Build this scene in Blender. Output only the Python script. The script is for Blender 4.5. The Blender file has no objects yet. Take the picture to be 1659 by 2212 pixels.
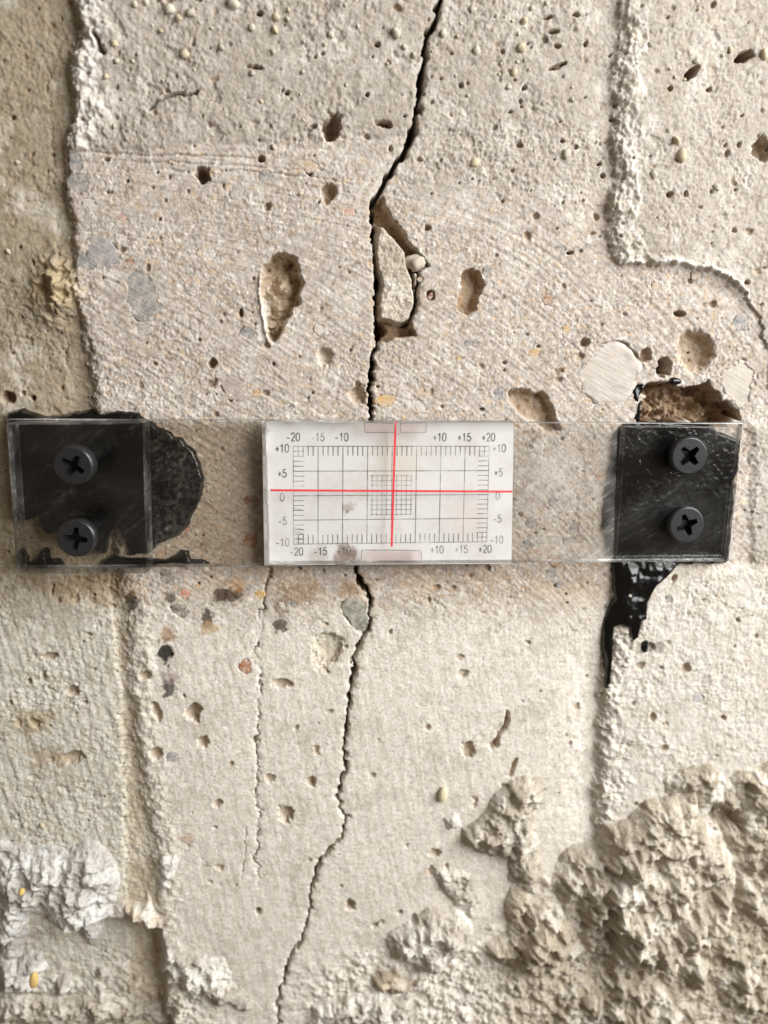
import bpy, bmesh, math, random
import numpy as np
from mathutils import Vector, Matrix

# ------------------------------------------------------------------ camera, light, exposure
SC = bpy.context.scene
COL = SC.collection
PITCH, YAW = math.radians(11.5), math.radians(4.9)
FPX = 1703.0                      # focal length in units of a 1659 x 2212 frame
SDIST = 0.166                     # camera to wall along the view axis, metres
fwd = Vector((math.sin(YAW) * math.cos(PITCH), math.cos(YAW) * math.cos(PITCH), -math.sin(PITCH)))
rgt = Vector((math.cos(YAW), -math.sin(YAW), 0))
upv = rgt.cross(fwd)
CAM = -SDIST * fwd
cd = bpy.data.cameras.new('camera')
cd.sensor_fit = 'VERTICAL'
cd.sensor_height = 36
cd.lens = 36 * FPX / 2212
cd.clip_start, cd.clip_end = 0.005, 20
cd.dof.use_dof = True
cd.dof.focus_distance = 0.160
cd.dof.aperture_fstop = 9
co = bpy.data.objects.new('camera', cd)
COL.objects.link(co)
co.matrix_world = Matrix.Translation(CAM) @ Matrix((rgt, upv, -fwd)).transposed().to_4x4()
SC.camera = co

w = bpy.data.worlds.new('World')
SC.world = w
w.use_nodes = True
bg = w.node_tree.nodes['Background']
bg.inputs[0].default_value = (1.0, 0.82, 0.63, 1)
bg.inputs[1].default_value = 0.18

def area_light(name, direction, dist, size, power, color, target):
    ld = bpy.data.lights.new(name, 'AREA')
    ld.shape = 'RECTANGLE'
    ld.size, ld.size_y = size
    ld.energy = power
    ld.color = color
    o = bpy.data.objects.new(name, ld)
    COL.objects.link(o)
    d = Vector(direction).normalized()
    o.location = Vector(target) + d * dist
    o.rotation_euler = d.to_track_quat('Z', 'Y').to_euler()
    return o

area_light('window_light', (1.0, -0.76, 0.62), 0.52, (0.42, 0.42), 6.7, (0.97, 0.98, 0.985), (0.012, 0, -0.02))

SC.view_settings.view_transform = 'Standard'
SC.view_settings.look = 'None'
SC.view_settings.exposure = 0.0
SC.view_settings.gamma = 1.0
SC.render.engine = 'CYCLES'
SC.cycles.transparent_max_bounces = 32
SC.cycles.max_bounces = 8

# ------------------------------------------------------------------ pixel <-> wall
# wall plane Y = 0, the room side is -Y; u = X, v = Z; h = millimetres proud of the wall plane
def P(x, y, h=0.0):
    """the point on the plane h mm in front of the wall that shows at (x, y); returns mm (u, v)"""
    d = fwd + rgt * ((x - 829.5) / FPX) + upv * ((1106.0 - y) / FPX)
    t = (-h * 1e-3 - CAM.y) / d.y
    p = CAM + d * t
    return p.x * 1e3, p.z * 1e3

def W(x, y, h=0.0):
    u, v = P(x, y, h)
    return Vector((u * 1e-3, -h * 1e-3, v * 1e-3))

def project(u, v, h=0.0):
    """wall mm -> frame position (vectorised)"""
    dx = u * 1e-3 - CAM.x
    dy = -h * 1e-3 - CAM.y
    dz = v * 1e-3 - CAM.z
    zc = dx * fwd.x + dy * fwd.y + dz * fwd.z
    xc = dx * rgt.x + dy * rgt.y + dz * rgt.z
    yc = dx * upv.x + dy * upv.y + dz * upv.z
    return 829.5 + FPX * xc / zc, 1106.0 - FPX * yc / zc

# ------------------------------------------------------------------ noise
_rng = np.random.default_rng(7)
_perm = _rng.permutation(512)
_perm = np.concatenate([_perm, _perm]).astype(np.int64)
_ga = _rng.random(512) * 2 * np.pi
_gx, _gy = np.cos(_ga), np.sin(_ga)

def pn(x, y):
    xi = np.floor(x).astype(np.int64)
    yi = np.floor(y).astype(np.int64)
    xf, yf = x - xi, y - yi
    xi &= 511
    yi &= 511
    x1 = (xi + 1) & 511
    y1 = (yi + 1) & 511
    def g(a, b, fx, fy):
        k = _perm[_perm[a] + b]
        return _gx[k] * fx + _gy[k] * fy
    uu = xf * xf * xf * (xf * (xf * 6 - 15) + 10)
    vv = yf * yf * yf * (yf * (yf * 6 - 15) + 10)
    a = g(xi, yi, xf, yf)
    b = g(x1, yi, xf - 1, yf)
    c = g(xi, y1, xf, yf - 1)
    d = g(x1, y1, xf - 1, yf - 1)
    a += uu * (b - a)
    c += uu * (d - c)
    return (a + vv * (c - a)) * 1.4

def fbm(x, y, wl, octs=4, gain=0.5, seed=0, ridged=False):
    """wl: largest wavelength in the units of x, y"""
    t, amp, f = 0.0, 1.0, 1.0 / wl
    for k in range(octs):
        n = pn(x * f + 37.7 * seed + 11.3 * k, y * f + 91.1 * seed - 5.9 * k)
        t = t + amp * ((1 - 2 * np.abs(n)) if ridged else n)
        amp *= gain
        f *= 2.03
    return t

_wx, _wy, _wr = _rng.random(512), _rng.random(512), _rng.random(512)
def crumbs(x, y, cell, seed=0):
    """rounded grains of uneven size packed at about one per cell, 0..1"""
    x, y = x / cell + 13.1 * seed, y / cell + 7.7 * seed
    xi, yi = np.floor(x).astype(np.int64), np.floor(y).astype(np.int64)
    best = np.zeros(x.shape)
    for a in (-1, 0, 1):
        for b in (-1, 0, 1):
            k = _perm[_perm[(xi + a) & 511] + ((yi + b) & 511)]
            r = 0.35 + 0.55 * _wr[k]
            d2 = ((xi + a + _wx[k] - x) ** 2 + (yi + b + _wy[k] - y) ** 2) / (r * r)
            best = np.maximum(best, r * np.sqrt(np.clip(1 - d2, 0, 1)))
    return best

def sstep(a, b, x):
    t = np.clip((x - a) / (b - a), 0, 1)
    return t * t * (3 - 2 * t)

def interp(y, pts):
    p = np.array(pts, float)
    return np.interp(y, p[:, 0], p[:, 1])

def sdf(X, Y, poly):
    """signed distance to a polygon, negative inside (units of X, Y)"""
    p = np.array(poly, float)
    d2 = np.full(X.shape, 1e18)
    inside = np.zeros(X.shape, bool)
    for i in range(len(p)):
        ax, ay = p[i]
        bx, by = p[(i + 1) % len(p)]
        ex, ey = bx - ax, by - ay
        wx, wy = X - ax, Y - ay
        t = np.clip((wx * ex + wy * ey) / (ex * ex + ey * ey + 1e-12), 0, 1)
        d2 = np.minimum(d2, (wx - ex * t) ** 2 + (wy - ey * t) ** 2)
        c = ((ay <= Y) & (by > Y)) | ((by <= Y) & (ay > Y))
        with np.errstate(divide='ignore', invalid='ignore'):
            xc = ax + (Y - ay) * ex / (ey if ey != 0 else 1e-12)
        inside ^= c & (X < xc)
    return np.where(inside, -1, 1) * np.sqrt(d2)

def lin(r, g, b):
    f = lambda c: (c / 255 / 12.92) if c / 255 <= 0.04045 else ((c / 255 + 0.055) / 1.055) ** 2.4
    return np.array([f(r), f(g), f(b)])

# ------------------------------------------------------------------ materials
def mat(name):
    m = bpy.data.materials.new(name)
    m.use_nodes = True
    nt = m.node_tree
    nt.nodes.clear()
    out = nt.nodes.new('ShaderNodeOutputMaterial')
    return m, nt, out

def N(nt, kind, **kw):
    n = nt.nodes.new(kind)
    for k, v in kw.items():
        if k in n.inputs:
            n.inputs[k].default_value = v
        else:
            setattr(n, k, v)
    return n

def ramp(nt, stops):
    r = nt.nodes.new('ShaderNodeValToRGB')
    e = r.color_ramp.elements
    while len(e) < len(stops):
        e.new(0.5)
    for i, (p, c) in enumerate(stops):
        e[i].position = p
        e[i].color = (*c, 1) if len(c) == 3 else c
    return r

def mineral(name, base=None, attr=None, dust=None, speck=0.25, wl=0.35, bump=0.5, rough=0.92, streak=None, spec=0.25):
    """concrete / stone / mortar: flat colour or colour attribute, broken up by grain, with fine relief"""
    m, nt, out = mat(name)
    L = nt.links.new
    tc = N(nt, 'ShaderNodeTexCoord')
    b = N(nt, 'ShaderNodeBsdfPrincipled', Roughness=rough)
    b.inputs['Specular IOR Level'].default_value = spec
    L(b.outputs[0], out.inputs[0])
    if attr:
        a = N(nt, 'ShaderNodeVertexColor', layer_name=attr)
        src = a.outputs[0]
    else:
        a = N(nt, 'ShaderNodeRGB')
        a.outputs[0].default_value = (*base, 1)
        src = a.outputs[0]
    n1 = N(nt, 'ShaderNodeTexNoise', Scale=1000 / wl / 1.5, Detail=3.0, Roughness=0.65)
    n2 = N(nt, 'ShaderNodeTexNoise', Scale=1000 / 2.2, Detail=4.0, Roughness=0.6)
    vec = tc.outputs['Object']
    if streak:
        mp = N(nt, 'ShaderNodeMapping')
        mp.inputs['Rotation'].default_value = (0, -streak, 0)
        ms = N(nt, 'ShaderNodeMapping')
        ms.inputs['Scale'].default_value = (0.12, 1, 1)
        L(vec, mp.inputs[0]); L(mp.outputs[0], ms.inputs[0])
        vec = ms.outputs[0]
    L(vec, n1.inputs['Vector'])
    L(tc.outputs['Object'], n2.inputs['Vector'])
    r1 = ramp(nt, [(0.30, (1 - speck,) * 3), (0.5, (1, 1, 1)), (0.72, (1 + speck * 0.45,) * 3)])
    L(n1.outputs[0], r1.inputs[0])
    r2 = ramp(nt, [(0.30, (0.86, 0.82, 0.76)), (0.55, (1, 1, 1)), (0.8, (1.05, 1.05, 1.06))])
    L(n2.outputs[0], r2.inputs[0])
    m1 = N(nt, 'ShaderNodeMix', data_type='RGBA', blend_type='MULTIPLY')
    m1.inputs[0].default_value = 1
    m2 = N(nt, 'ShaderNodeMix', data_type='RGBA', blend_type='MULTIPLY')
    m2.inputs[0].default_value = 1
    L(src, m1.inputs[6]); L(r1.outputs[0], m1.inputs[7])
    L(m1.outputs[2], m2.inputs[6]); L(r2.outputs[0], m2.inputs[7])
    L(m2.outputs[2], b.inputs['Base Color'])
    if dust:
        n4 = N(nt, 'ShaderNodeTexNoise', Scale=620.0, Detail=5.0, Roughness=0.75)
        L(tc.outputs['Object'], n4.inputs['Vector'])
        r4 = ramp(nt, [(0.42, (0, 0, 0)), (0.62, (0.85,) * 3)])
        L(n4.outputs[0], r4.inputs[0])
        m4 = N(nt, 'ShaderNodeMix', data_type='RGBA')
        L(r4.outputs[0], m4.inputs[0]); L(m2.outputs[2], m4.inputs[6])
        m4.inputs[7].default_value = (*dust, 1)
        L(m4.outputs[2], b.inputs['Base Color'])
    bp = N(nt, 'ShaderNodeBump', Strength=bump, Distance=0.00025)
    L(n1.outputs[0], bp.inputs['Height'])
    L(bp.outputs[0], b.inputs['Normal'])
    return m

M_CONC = mineral('concrete', attr='Col', speck=0.30, wl=0.38, bump=0.55)
M_MORT = mineral('mortar', attr='Col', speck=0.42, wl=0.34, bump=1.0)

# ------------------------------------------------------------------ wall height field (mm)
STEP = 0.2
cu = [P(x, y) for x in (0, 1659) for y in (0, 2212)]
U0, U1 = min(c[0] for c in cu) - 9, max(c[0] for c in cu) + 9
V0, V1 = min(c[1] for c in cu) - 9, max(c[1] for c in cu) + 9
gu = np.arange(U0, U1, STEP)
gv = np.arange(V0, V1, STEP)
GU, GV = np.meshgrid(gu, gv)
X, Y = project(GU, GV)                      # where each wall point shows
NY, NX = GU.shape

XL = [(-300, 160), (0, 165), (60, 174), (95, 172), (150, 156), (200, 166), (245, 170), (300, 152), (330, 150), (430, 150), (500, 163),
      (560, 172), (640, 170), (700, 185), (800, 205), (900, 212), (1240, 268), (1300, 282), (1400, 291), (1500, 294),
      (1600, 306), (1700, 325), (1760, 330), (1810, 342), (1880, 346), (1990, 345), (2010, 350), (2212, 375), (2500, 400)]
XR = [(-300, 1350), (0, 1345), (120, 1336), (160, 1322), (210, 1330), (260, 1328), (340, 1330), (420, 1325), (480, 1316), (500, 1313), (545, 1322),
      (575, 1345), (900, 1345), (1225, 1335), (1300, 1326), (1400, 1312), (1500, 1305), (1600, 1300), (1680, 1295),
      (1750, 1292), (1800, 1300), (1850, 1308), (2212, 1320), (2500, 1325)]
ARC = [(1300, 570), (1345, 574), (1400, 570), (1480, 574), (1540, 585), (1580, 604), (1610, 632), (1640, 690), (1660, 760), (1672, 900),
       (1700, 2600)]
CRACK = [(-300, 1040, 16), (0, 955, 15), (50, 935, 13), (90, 918, 11), (150, 915, 13), (215, 905, 13), (255, 900, 11), (290, 888, 16), (320, 879, 13),
         (350, 858, 15), (385, 835, 13), (415, 815, 12), (435, 806, 14), (470, 803, 12), (490, 806, 14), (520, 809, 12),
         (560, 811, 11), (600, 817, 12), (640, 814, 9), (680, 813, 13), (705, 818, 22), (720, 820, 16), (738, 815, 5),
         (752, 810, 8), (772, 806, 11), (800, 803, 10), (832, 801, 10), (860, 797, 11), (880, 801, 9), (902, 805, 9), (1060, 790, 9),
         (1218, 775, 11), (1240, 770, 13), (1260, 782, 11), (1285, 796, 10), (1310, 801, 9), (1355, 797, 8), (1375, 789, 8),
         (1400, 771, 9), (1420, 766, 8), (1460, 765, 8), (1500, 755, 8), (1540, 750, 8), (1590, 748, 6), (1620, 742, 7),
         (1640, 748, 6), (1665, 745, 6), (1690, 735, 6), (1720, 728, 5), (1745, 735, 4), (1765, 748, 5), (1795, 742, 5),
         (1825, 724, 6), (1845, 705, 7), (1868, 686, 6), (1900, 679, 6), (1930, 672, 5), (1945, 668, 5), (1960, 675, 5),
         (2000, 661, 5), (2030, 650, 5), (2055, 634, 6), (2068, 624, 6), (2100, 618, 7), (2140, 605, 7), (2170, 600, 6), (2212, 602, 5),
         (2500, 570, 5)]
CRACK2 = [(1200, 584, 9), (1222, 583, 8), (1260, 580, 7), (1300, 570, 5), (1340, 563, 5), (1400, 553, 6), (1420, 550, 5), (1445, 558, 4),
          (1470, 566, 3.5), (1500, 560, 6), (1540, 557, 6), (1560, 560, 2), (1615, 551, 3), (1650, 560, 3), (1710, 548, 4),
          (1740, 560, 2), (1800, 556, 3), (1850, 552, 5), (1870, 556, 3), (1920, 558, 2)]

j1 = fbm(GU, GV, 5.0, 4, 0.55, seed=1)
j2 = fbm(GU, GV, 5.0, 4, 0.55, seed=2)
jh = fbm(GU, GV, 1.3, 3, 0.7, seed=14)
JX = X + j1 * 9 + jh * 4.5
JY = Y + j2 * 7
xl = interp(JY, XL)
xr = interp(JY, XR)
low0 = sstep(1200, 1260, Y)
dl = JX - xl                                # >0: right of the left edge
dr = JX - xr
arc = np.interp(JX, [a[0] for a in ARC], [a[1] for a in ARC])
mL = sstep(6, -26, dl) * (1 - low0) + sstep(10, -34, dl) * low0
mRtop = sstep(-12, 9, dr) * sstep(4, -4, JY - arc)
mRbot = sstep(-16, 14, dr) * sstep(1212, 1240, Y)
mRside = sstep(1612, 1640, JX) * sstep(900, 930, Y)
mR = np.clip(mRtop + mRbot + mRside, 0, 1)
ground = sstep(318, 332, JY + 0.05 * (X - 150)) * sstep(1400, 1240, JY + 14 * j1) * (1 - mL) * (1 - mR)
ground *= 1 - 0.75 * sstep(520, 330, Y) * sstep(650, 1050, X + 60 * j2)
low = sstep(1240, 1400, Y + 30 * j1)
top = (1 - ground) * (1 - low) * (1 - mL) * (1 - mR)

H = np.zeros_like(GU)
# slow undulation and grain
H += 0.25 * fbm(GU, GV, 22, 2, 0.5, seed=3)
nmid = fbm(GU, GV, 2.6, 3, 0.6, seed=4)
nfin = fbm(GU, GV, 0.9, 2, 0.6, seed=5)
nrid = fbm(GU, GV, 3.5, 3, 0.55, seed=6, ridged=True)
amp_mid = 0.05 + 0.11 * top + 0.13 * mL * (1 - 0.3 * low) + 0.09 * mR + 0.02 * low
amp_fin = 0.055 + 0.035 * top + 0.035 * mL + 0.035 * mR - 0.012 * low
grit = _rng.standard_normal(GU.shape)
grit = (grit + 0.5 * (np.roll(grit, 1, 0) + np.roll(grit, 1, 1))) / 1.22
smo = 1 - 0.55 * low * (1 - mL) * (1 - mR) - 0.3 * sstep(-90, -20, dr) * sstep(10, -10, dr) * (Y < 560)
vary = smo * (0.30 + 1.0 * sstep(-0.5, 0.6, fbm(GU, GV, 14, 3, 0.55, seed=15)))
H += amp_mid * nmid * (0.6 + 0.4 * vary) + vary * (amp_fin * 1.5 * nfin + (0.030 + 0.014 * ground + 0.014 * top - 0.014 * low) * grit)
torn = fbm(GU, GV * 1.25, 4.2, 4, 0.62, seed=16)
tmask = (0.9 * top + 0.6 * mL + 0.7 * mR * (1 - low) + 0.25 * low + 0.35 * ground) * sstep(-0.15, 0.5, fbm(GU, GV, 11, 2, 0.5, seed=18) + 0.15)
H -= 0.42 * sstep(0.40, 0.74, torn) * tmask
H += 0.16 * sstep(0.25, 0.6, -torn) * tmask
gcr = crumbs(GU, GV, 1.15, 1)
H += (0.12 * top + 0.10 * mL + 0.10 * mR + 0.03 * low) * (gcr - 0.3) * sstep(-0.2, 0.5, j1 + 0.1)
# grinding scratches sweeping down to the right, shallower near the top
ang = np.radians(-32 + 26 * sstep(620, 330, Y) - 10 * sstep(900, 1500, X))
du = GU * np.cos(ang) + GV * np.sin(ang)
dv = -GU * np.sin(ang) + GV * np.cos(ang)
scr = pn(du / 7.0, dv / 0.75) + 0.6 * pn(du / 4.0 + 50, dv / 0.42)
scr = scr + 0.35 * pn(du / 11.0 + 9, dv / 1.9)
H += 0.085 * scr * ground
# trowel strokes on the lower plaster
trow = pn(GU / 1.4 + 0.15 * GV, GV / 14.0) + 0.5 * pn(GU / 0.7 + 4 + 0.15 * GV, GV / 9.0)
H += 0.05 * trow * low + 0.07 * trow * mL

# levels
lvl_left = -2.0 + 1.2 * sstep(1180, 1330, Y)
jx_line = interp(Y, [(0, 95), (250, 98), (420, 112), (650, 128), (900, 150), (1240, 236), (1500, 258), (1700, 266), (1990, 270), (2212, 276)])
groove = sstep(-6, 9, JX - jx_line)
lvl_left = lvl_left - (0.3 + 0.5 * low) * groove
H += lvl_left * mL
H -= 0.5 * mL * np.exp(-((JX - jx_line) / 3.0) ** 2) * sstep(0.1, 0.5, j2 + 0.3)
deep = mL * sstep(-3, 4, JY - interp(X, [(0, 2040), (215, 1985), (270, 1992), (345, 2012), (400, 2020)]))
H -= 3.2 * deep
H += (0.25 + 0.85 * sstep(1600, 1400, X) * sstep(640, 500, Y + 0.35 * np.clip(X - 1400, 0, 300))) * mRtop + 1.25 * mRbot + 0.3 * mRside * (1 - mRbot)
H += -0.35 * ground
# broken rims beside both edges
rimL = np.exp(-((dl - 22) / (20.0 + 16 * (Y < 330))) ** 2) * (dl > -4) * (1 - ground * 0.85) * (1 - mL)
H += rimL * (0.25 + 0.75 * nmid + 0.3 * nrid * (1 - low)) * (1 - 0.55 * low)
rwid = 50 + 26 * fbm(GU * 0.3, GV, 16, 3, 0.6, seed=33)
rimR = sstep(-4, 4, dr) * sstep(10, -14, dr - rwid) * mR * (0.35 + 0.65 * sstep(-0.5, 0.2, fbm(GU, GV, 9, 2, 0.5, seed=34)))
H += rimR * (-0.35 + 0.32 * nrid + 0.4 * nmid + 0.5 * j1 + 0.25 * (gcr - 0.3))
ridge = np.exp(-((dr - rwid - 4 + 3 * j2) / 4.0) ** 2) * mRtop * sstep(-0.55, 0.1, fbm(GU, GV, 12, 2, 0.5, seed=35))
H += 0.28 * ridge * (0.7 + 0.9 * j1)
arcr = np.exp(-((JY - arc + 5) / 6.5) ** 2) * sstep(1330, 1360, X) * sstep(1640, 1600, X)
H += 0.7 * arcr * (0.8 + 0.6 * nmid)
scoop = np.exp(-((JY - arc - 34) / 22) ** 2) * sstep(1400, 1470, X) * sstep(1620, 1570, X)
H -= 0.6 * scoop
# hollow left of the right-hand step
H -= 0.6 * np.exp(-((dr + 10) / 50) ** 2) * (dr < 14) * sstep(575, 480, Y) + 1.1 * np.exp(-((dr + 8) / 52) ** 2) * (dr < 18) * low * sstep(1330, 1480, Y) * (1 - mRbot)
# rough, crumbled foot of the wall
foot = sstep(2050, 2150, Y + 40 * j1 + 0.12 * (X - 600) * (X > 600) + 90 * sstep(1000, 1200, X) - 30 * (X < 350)) * (1 - np.exp(-((X - 560) / 170) ** 2)) * (1 - mL * 0.5)
H += foot * (0.35 * nrid + 0.6 * nmid + 0.6 * j1 + 0.5 * (gcr - 0.3))

# ------------------------------------------------------------------ wall colour (linear albedo, some light and shade painted in)
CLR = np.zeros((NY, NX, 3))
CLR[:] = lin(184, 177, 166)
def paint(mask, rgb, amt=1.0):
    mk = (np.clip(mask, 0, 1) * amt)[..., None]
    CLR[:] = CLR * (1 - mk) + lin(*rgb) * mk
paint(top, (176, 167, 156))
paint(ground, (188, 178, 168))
paint(low * (1 - mL) * (1 - mR), (221, 214, 202))  # pale plaster, lightened further to paint in the brighter light there
paint(mL * (1 - low), (158, 145, 124))  # buff tone darkened, the dim upper corner is painted in
paint(mL * low, (202, 197, 184))
paint(mL * low * sstep(-14, 16, JX - jx_line), (190, 172, 142), 0.55)  # tan shade of the groove painted into the colour
paint(mRtop, (180, 171, 160))
paint(mRbot, (211, 204, 193))
paint(np.clip(rimL * 1.2, 0, 1) * (1 - mL) * sstep(330, 290, Y), (214, 209, 203), 0.85)
paint(rimR, (212, 205, 194), 0.7)
paint(np.clip(ridge + arcr, 0, 1), (226, 222, 214), 0.85)
paint(sstep(8, 14, dl) * sstep(30, 10, dl) * low * (1 - mL) * (nmid > 0), (178, 150, 112), 0.35)
paint(foot * sstep(1000, 1150, X), (182, 170, 150), 0.8)
H_foot = 1.1 * foot * sstep(1020, 1200, X)
H += H_foot
# fine tonal blotches: paste, dust, worn spots
blot = fbm(GU, GV, 9, 4, 0.6, seed=8)
paint(sstep(0.15, 0.7, blot), (214, 207, 196), 0.45)
paint(sstep(0.15, 0.7, -blot), (172, 161, 145), 0.30)
spk = fbm(GU, GV, 1.3, 2, 0.7, seed=9)
spk2 = fbm(GU, GV, 1.7, 2, 0.6, seed=10)
paint(sstep(0.45, 0.7, spk) * (0.35 + 0.65 * ground), (150, 124, 96), 0.6)
paint(sstep(0.48, 0.75, spk2) * (1 - 0.5 * low), (128, 122, 114), 0.45)
paint(sstep(0.40, 0.7, -spk) * ground, (226, 218, 206), 0.7)
paint(sstep(0.5, 0.75, -spk2) * ground, (206, 176, 140), 0.55)
# warm brown ground-in stain plus the gauge's soft shadow, painted below it
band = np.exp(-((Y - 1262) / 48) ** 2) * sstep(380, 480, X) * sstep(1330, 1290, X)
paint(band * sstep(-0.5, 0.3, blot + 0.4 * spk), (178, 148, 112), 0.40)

# ------------------------------------------------------------------ stamping helpers
def window(cx, cy, r):
    u, v = P(cx, cy)
    rm = r * 0.125 + 0.6
    i0, i1 = int((v - rm - V0) / STEP), int((v + rm - V0) / STEP) + 2
    k0, k1 = int((u - rm - U0) / STEP), int((u + rm - U0) / STEP) + 2
    i0, k0 = max(i0, 0), max(k0, 0)
    i1, k1 = min(i1, NY), min(k1, NX)
    if i1 - i0 < 2 or k1 - k0 < 2:
        return None
    return (slice(i0, i1), slice(k0, k1))

def pit(cx, cy, rx, ry, depth, rot=0.0, rough=0.18, steep=2.5, color=None, camt=0.6, lip=0.0):
    s = window(cx, cy, max(rx, ry) * 1.6)
    if s is None:
        return
    a = math.radians(rot)
    dx, dy = X[s] - cx, Y[s] - cy
    p = (dx * math.cos(a) + dy * math.sin(a)) / rx
    q = (-dx * math.sin(a) + dy * math.cos(a)) / ry
    d = np.sqrt(p * p + q * q) + rough * (j1[s] + 0.6 * nmid[s] + 0.7 * jh[s])
    m = 1 - sstep(1 - 1.0 / steep, 1.08, d)
    H[s] -= depth * m * (0.75 + 0.25 * (1 - np.clip(d, 0, 1)) + 0.12 * nmid[s])
    if lip:
        H[s] += lip * np.exp(-((d - 1.25) / 0.16) ** 2)
    if color is not None:
        mk = (sstep(1.1, 0.8, d) * camt)[..., None]
        CLR[s] = CLR[s] * (1 - mk) + lin(*color) * mk

def poly_bbox(poly):
    p = np.array(poly)
    c = (p.max(0) + p.min(0)) / 2
    return c[0], c[1], (p.max(0) - p.min(0)).max() / 2

def hollow(poly, depth, edge=5, rough=0.0, color=None, camt=0.6, jit=4):
    jit = jit + 2
    cx, cy, r = poly_bbox(poly)
    s = window(cx, cy, r * 1.35 + 12)
    if s is None:
        return
    d = sdf(X[s] + jit * j1[s] + 2.5 * jh[s], Y[s] + jit * j2[s] - 2.5 * nmid[s], poly)
    m = sstep(edge * 0.4, -edge, d)
    H[s] -= m * (depth + rough * (1.2 * nmid[s] + nrid[s] * 0.8))
    if color is not None:
        mk = (sstep(1.5, -2.5, d) * camt)[..., None]
        CLR[s] = CLR[s] * (1 - mk) + lin(*color) * mk

def stain_or_shade(cx, cy, rx, ry, rgb, amt=0.9, thr=0.0, rot=0.0):
    s = window(cx, cy, max(rx, ry) * 1.6)
    if s is None:
        return
    a = math.radians(rot)
    dx, dy = X[s] - cx, Y[s] - cy
    d = np.sqrt(((dx * math.cos(a) + dy * math.sin(a)) / rx) ** 2 + ((-dx * math.sin(a) + dy * math.cos(a)) / ry) ** 2)
    mk = (sstep(1.0, 0.55, d + 0.35 * spk[s] + 0.45 * spk2[s] + thr - 0.22) * amt)[..., None]
    CLR[s] = CLR[s] * (1 - mk) + lin(*rgb) * mk

random.seed(11)
BR = (168, 138, 102)
# many tiny air holes
for _ in range(750):
    x, y = random.uniform(-60, 1720), random.uniform(-60, 2270)
    zone_top = y < 520 and x > 170
    if y > 1330 and random.random() < 0.72:
        continue
    if not zone_top and random.random() < 0.35:
        continue
    r = random.choice([2.5, 3, 3, 3.5, 4, 5]) * (1.15 if y < 330 else 1)
    pit(x, y, r * random.uniform(0.8, 1.5), r, random.uniform(0.35, 1.1), random.uniform(0, 180), 0.25, 2.0, (120, 98, 76), 0.35)
for _ in range(180):                        # slightly larger irregular ones
    x, y = random.uniform(-60, 1720), random.uniform(-60, 2000)
    r = random.uniform(4, 8)
    pit(x, y, r * random.uniform(0.9, 1.8), r, random.uniform(0.4, 1.0), random.uniform(0, 180), 0.5, 1.7, BR, 0.35)

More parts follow.
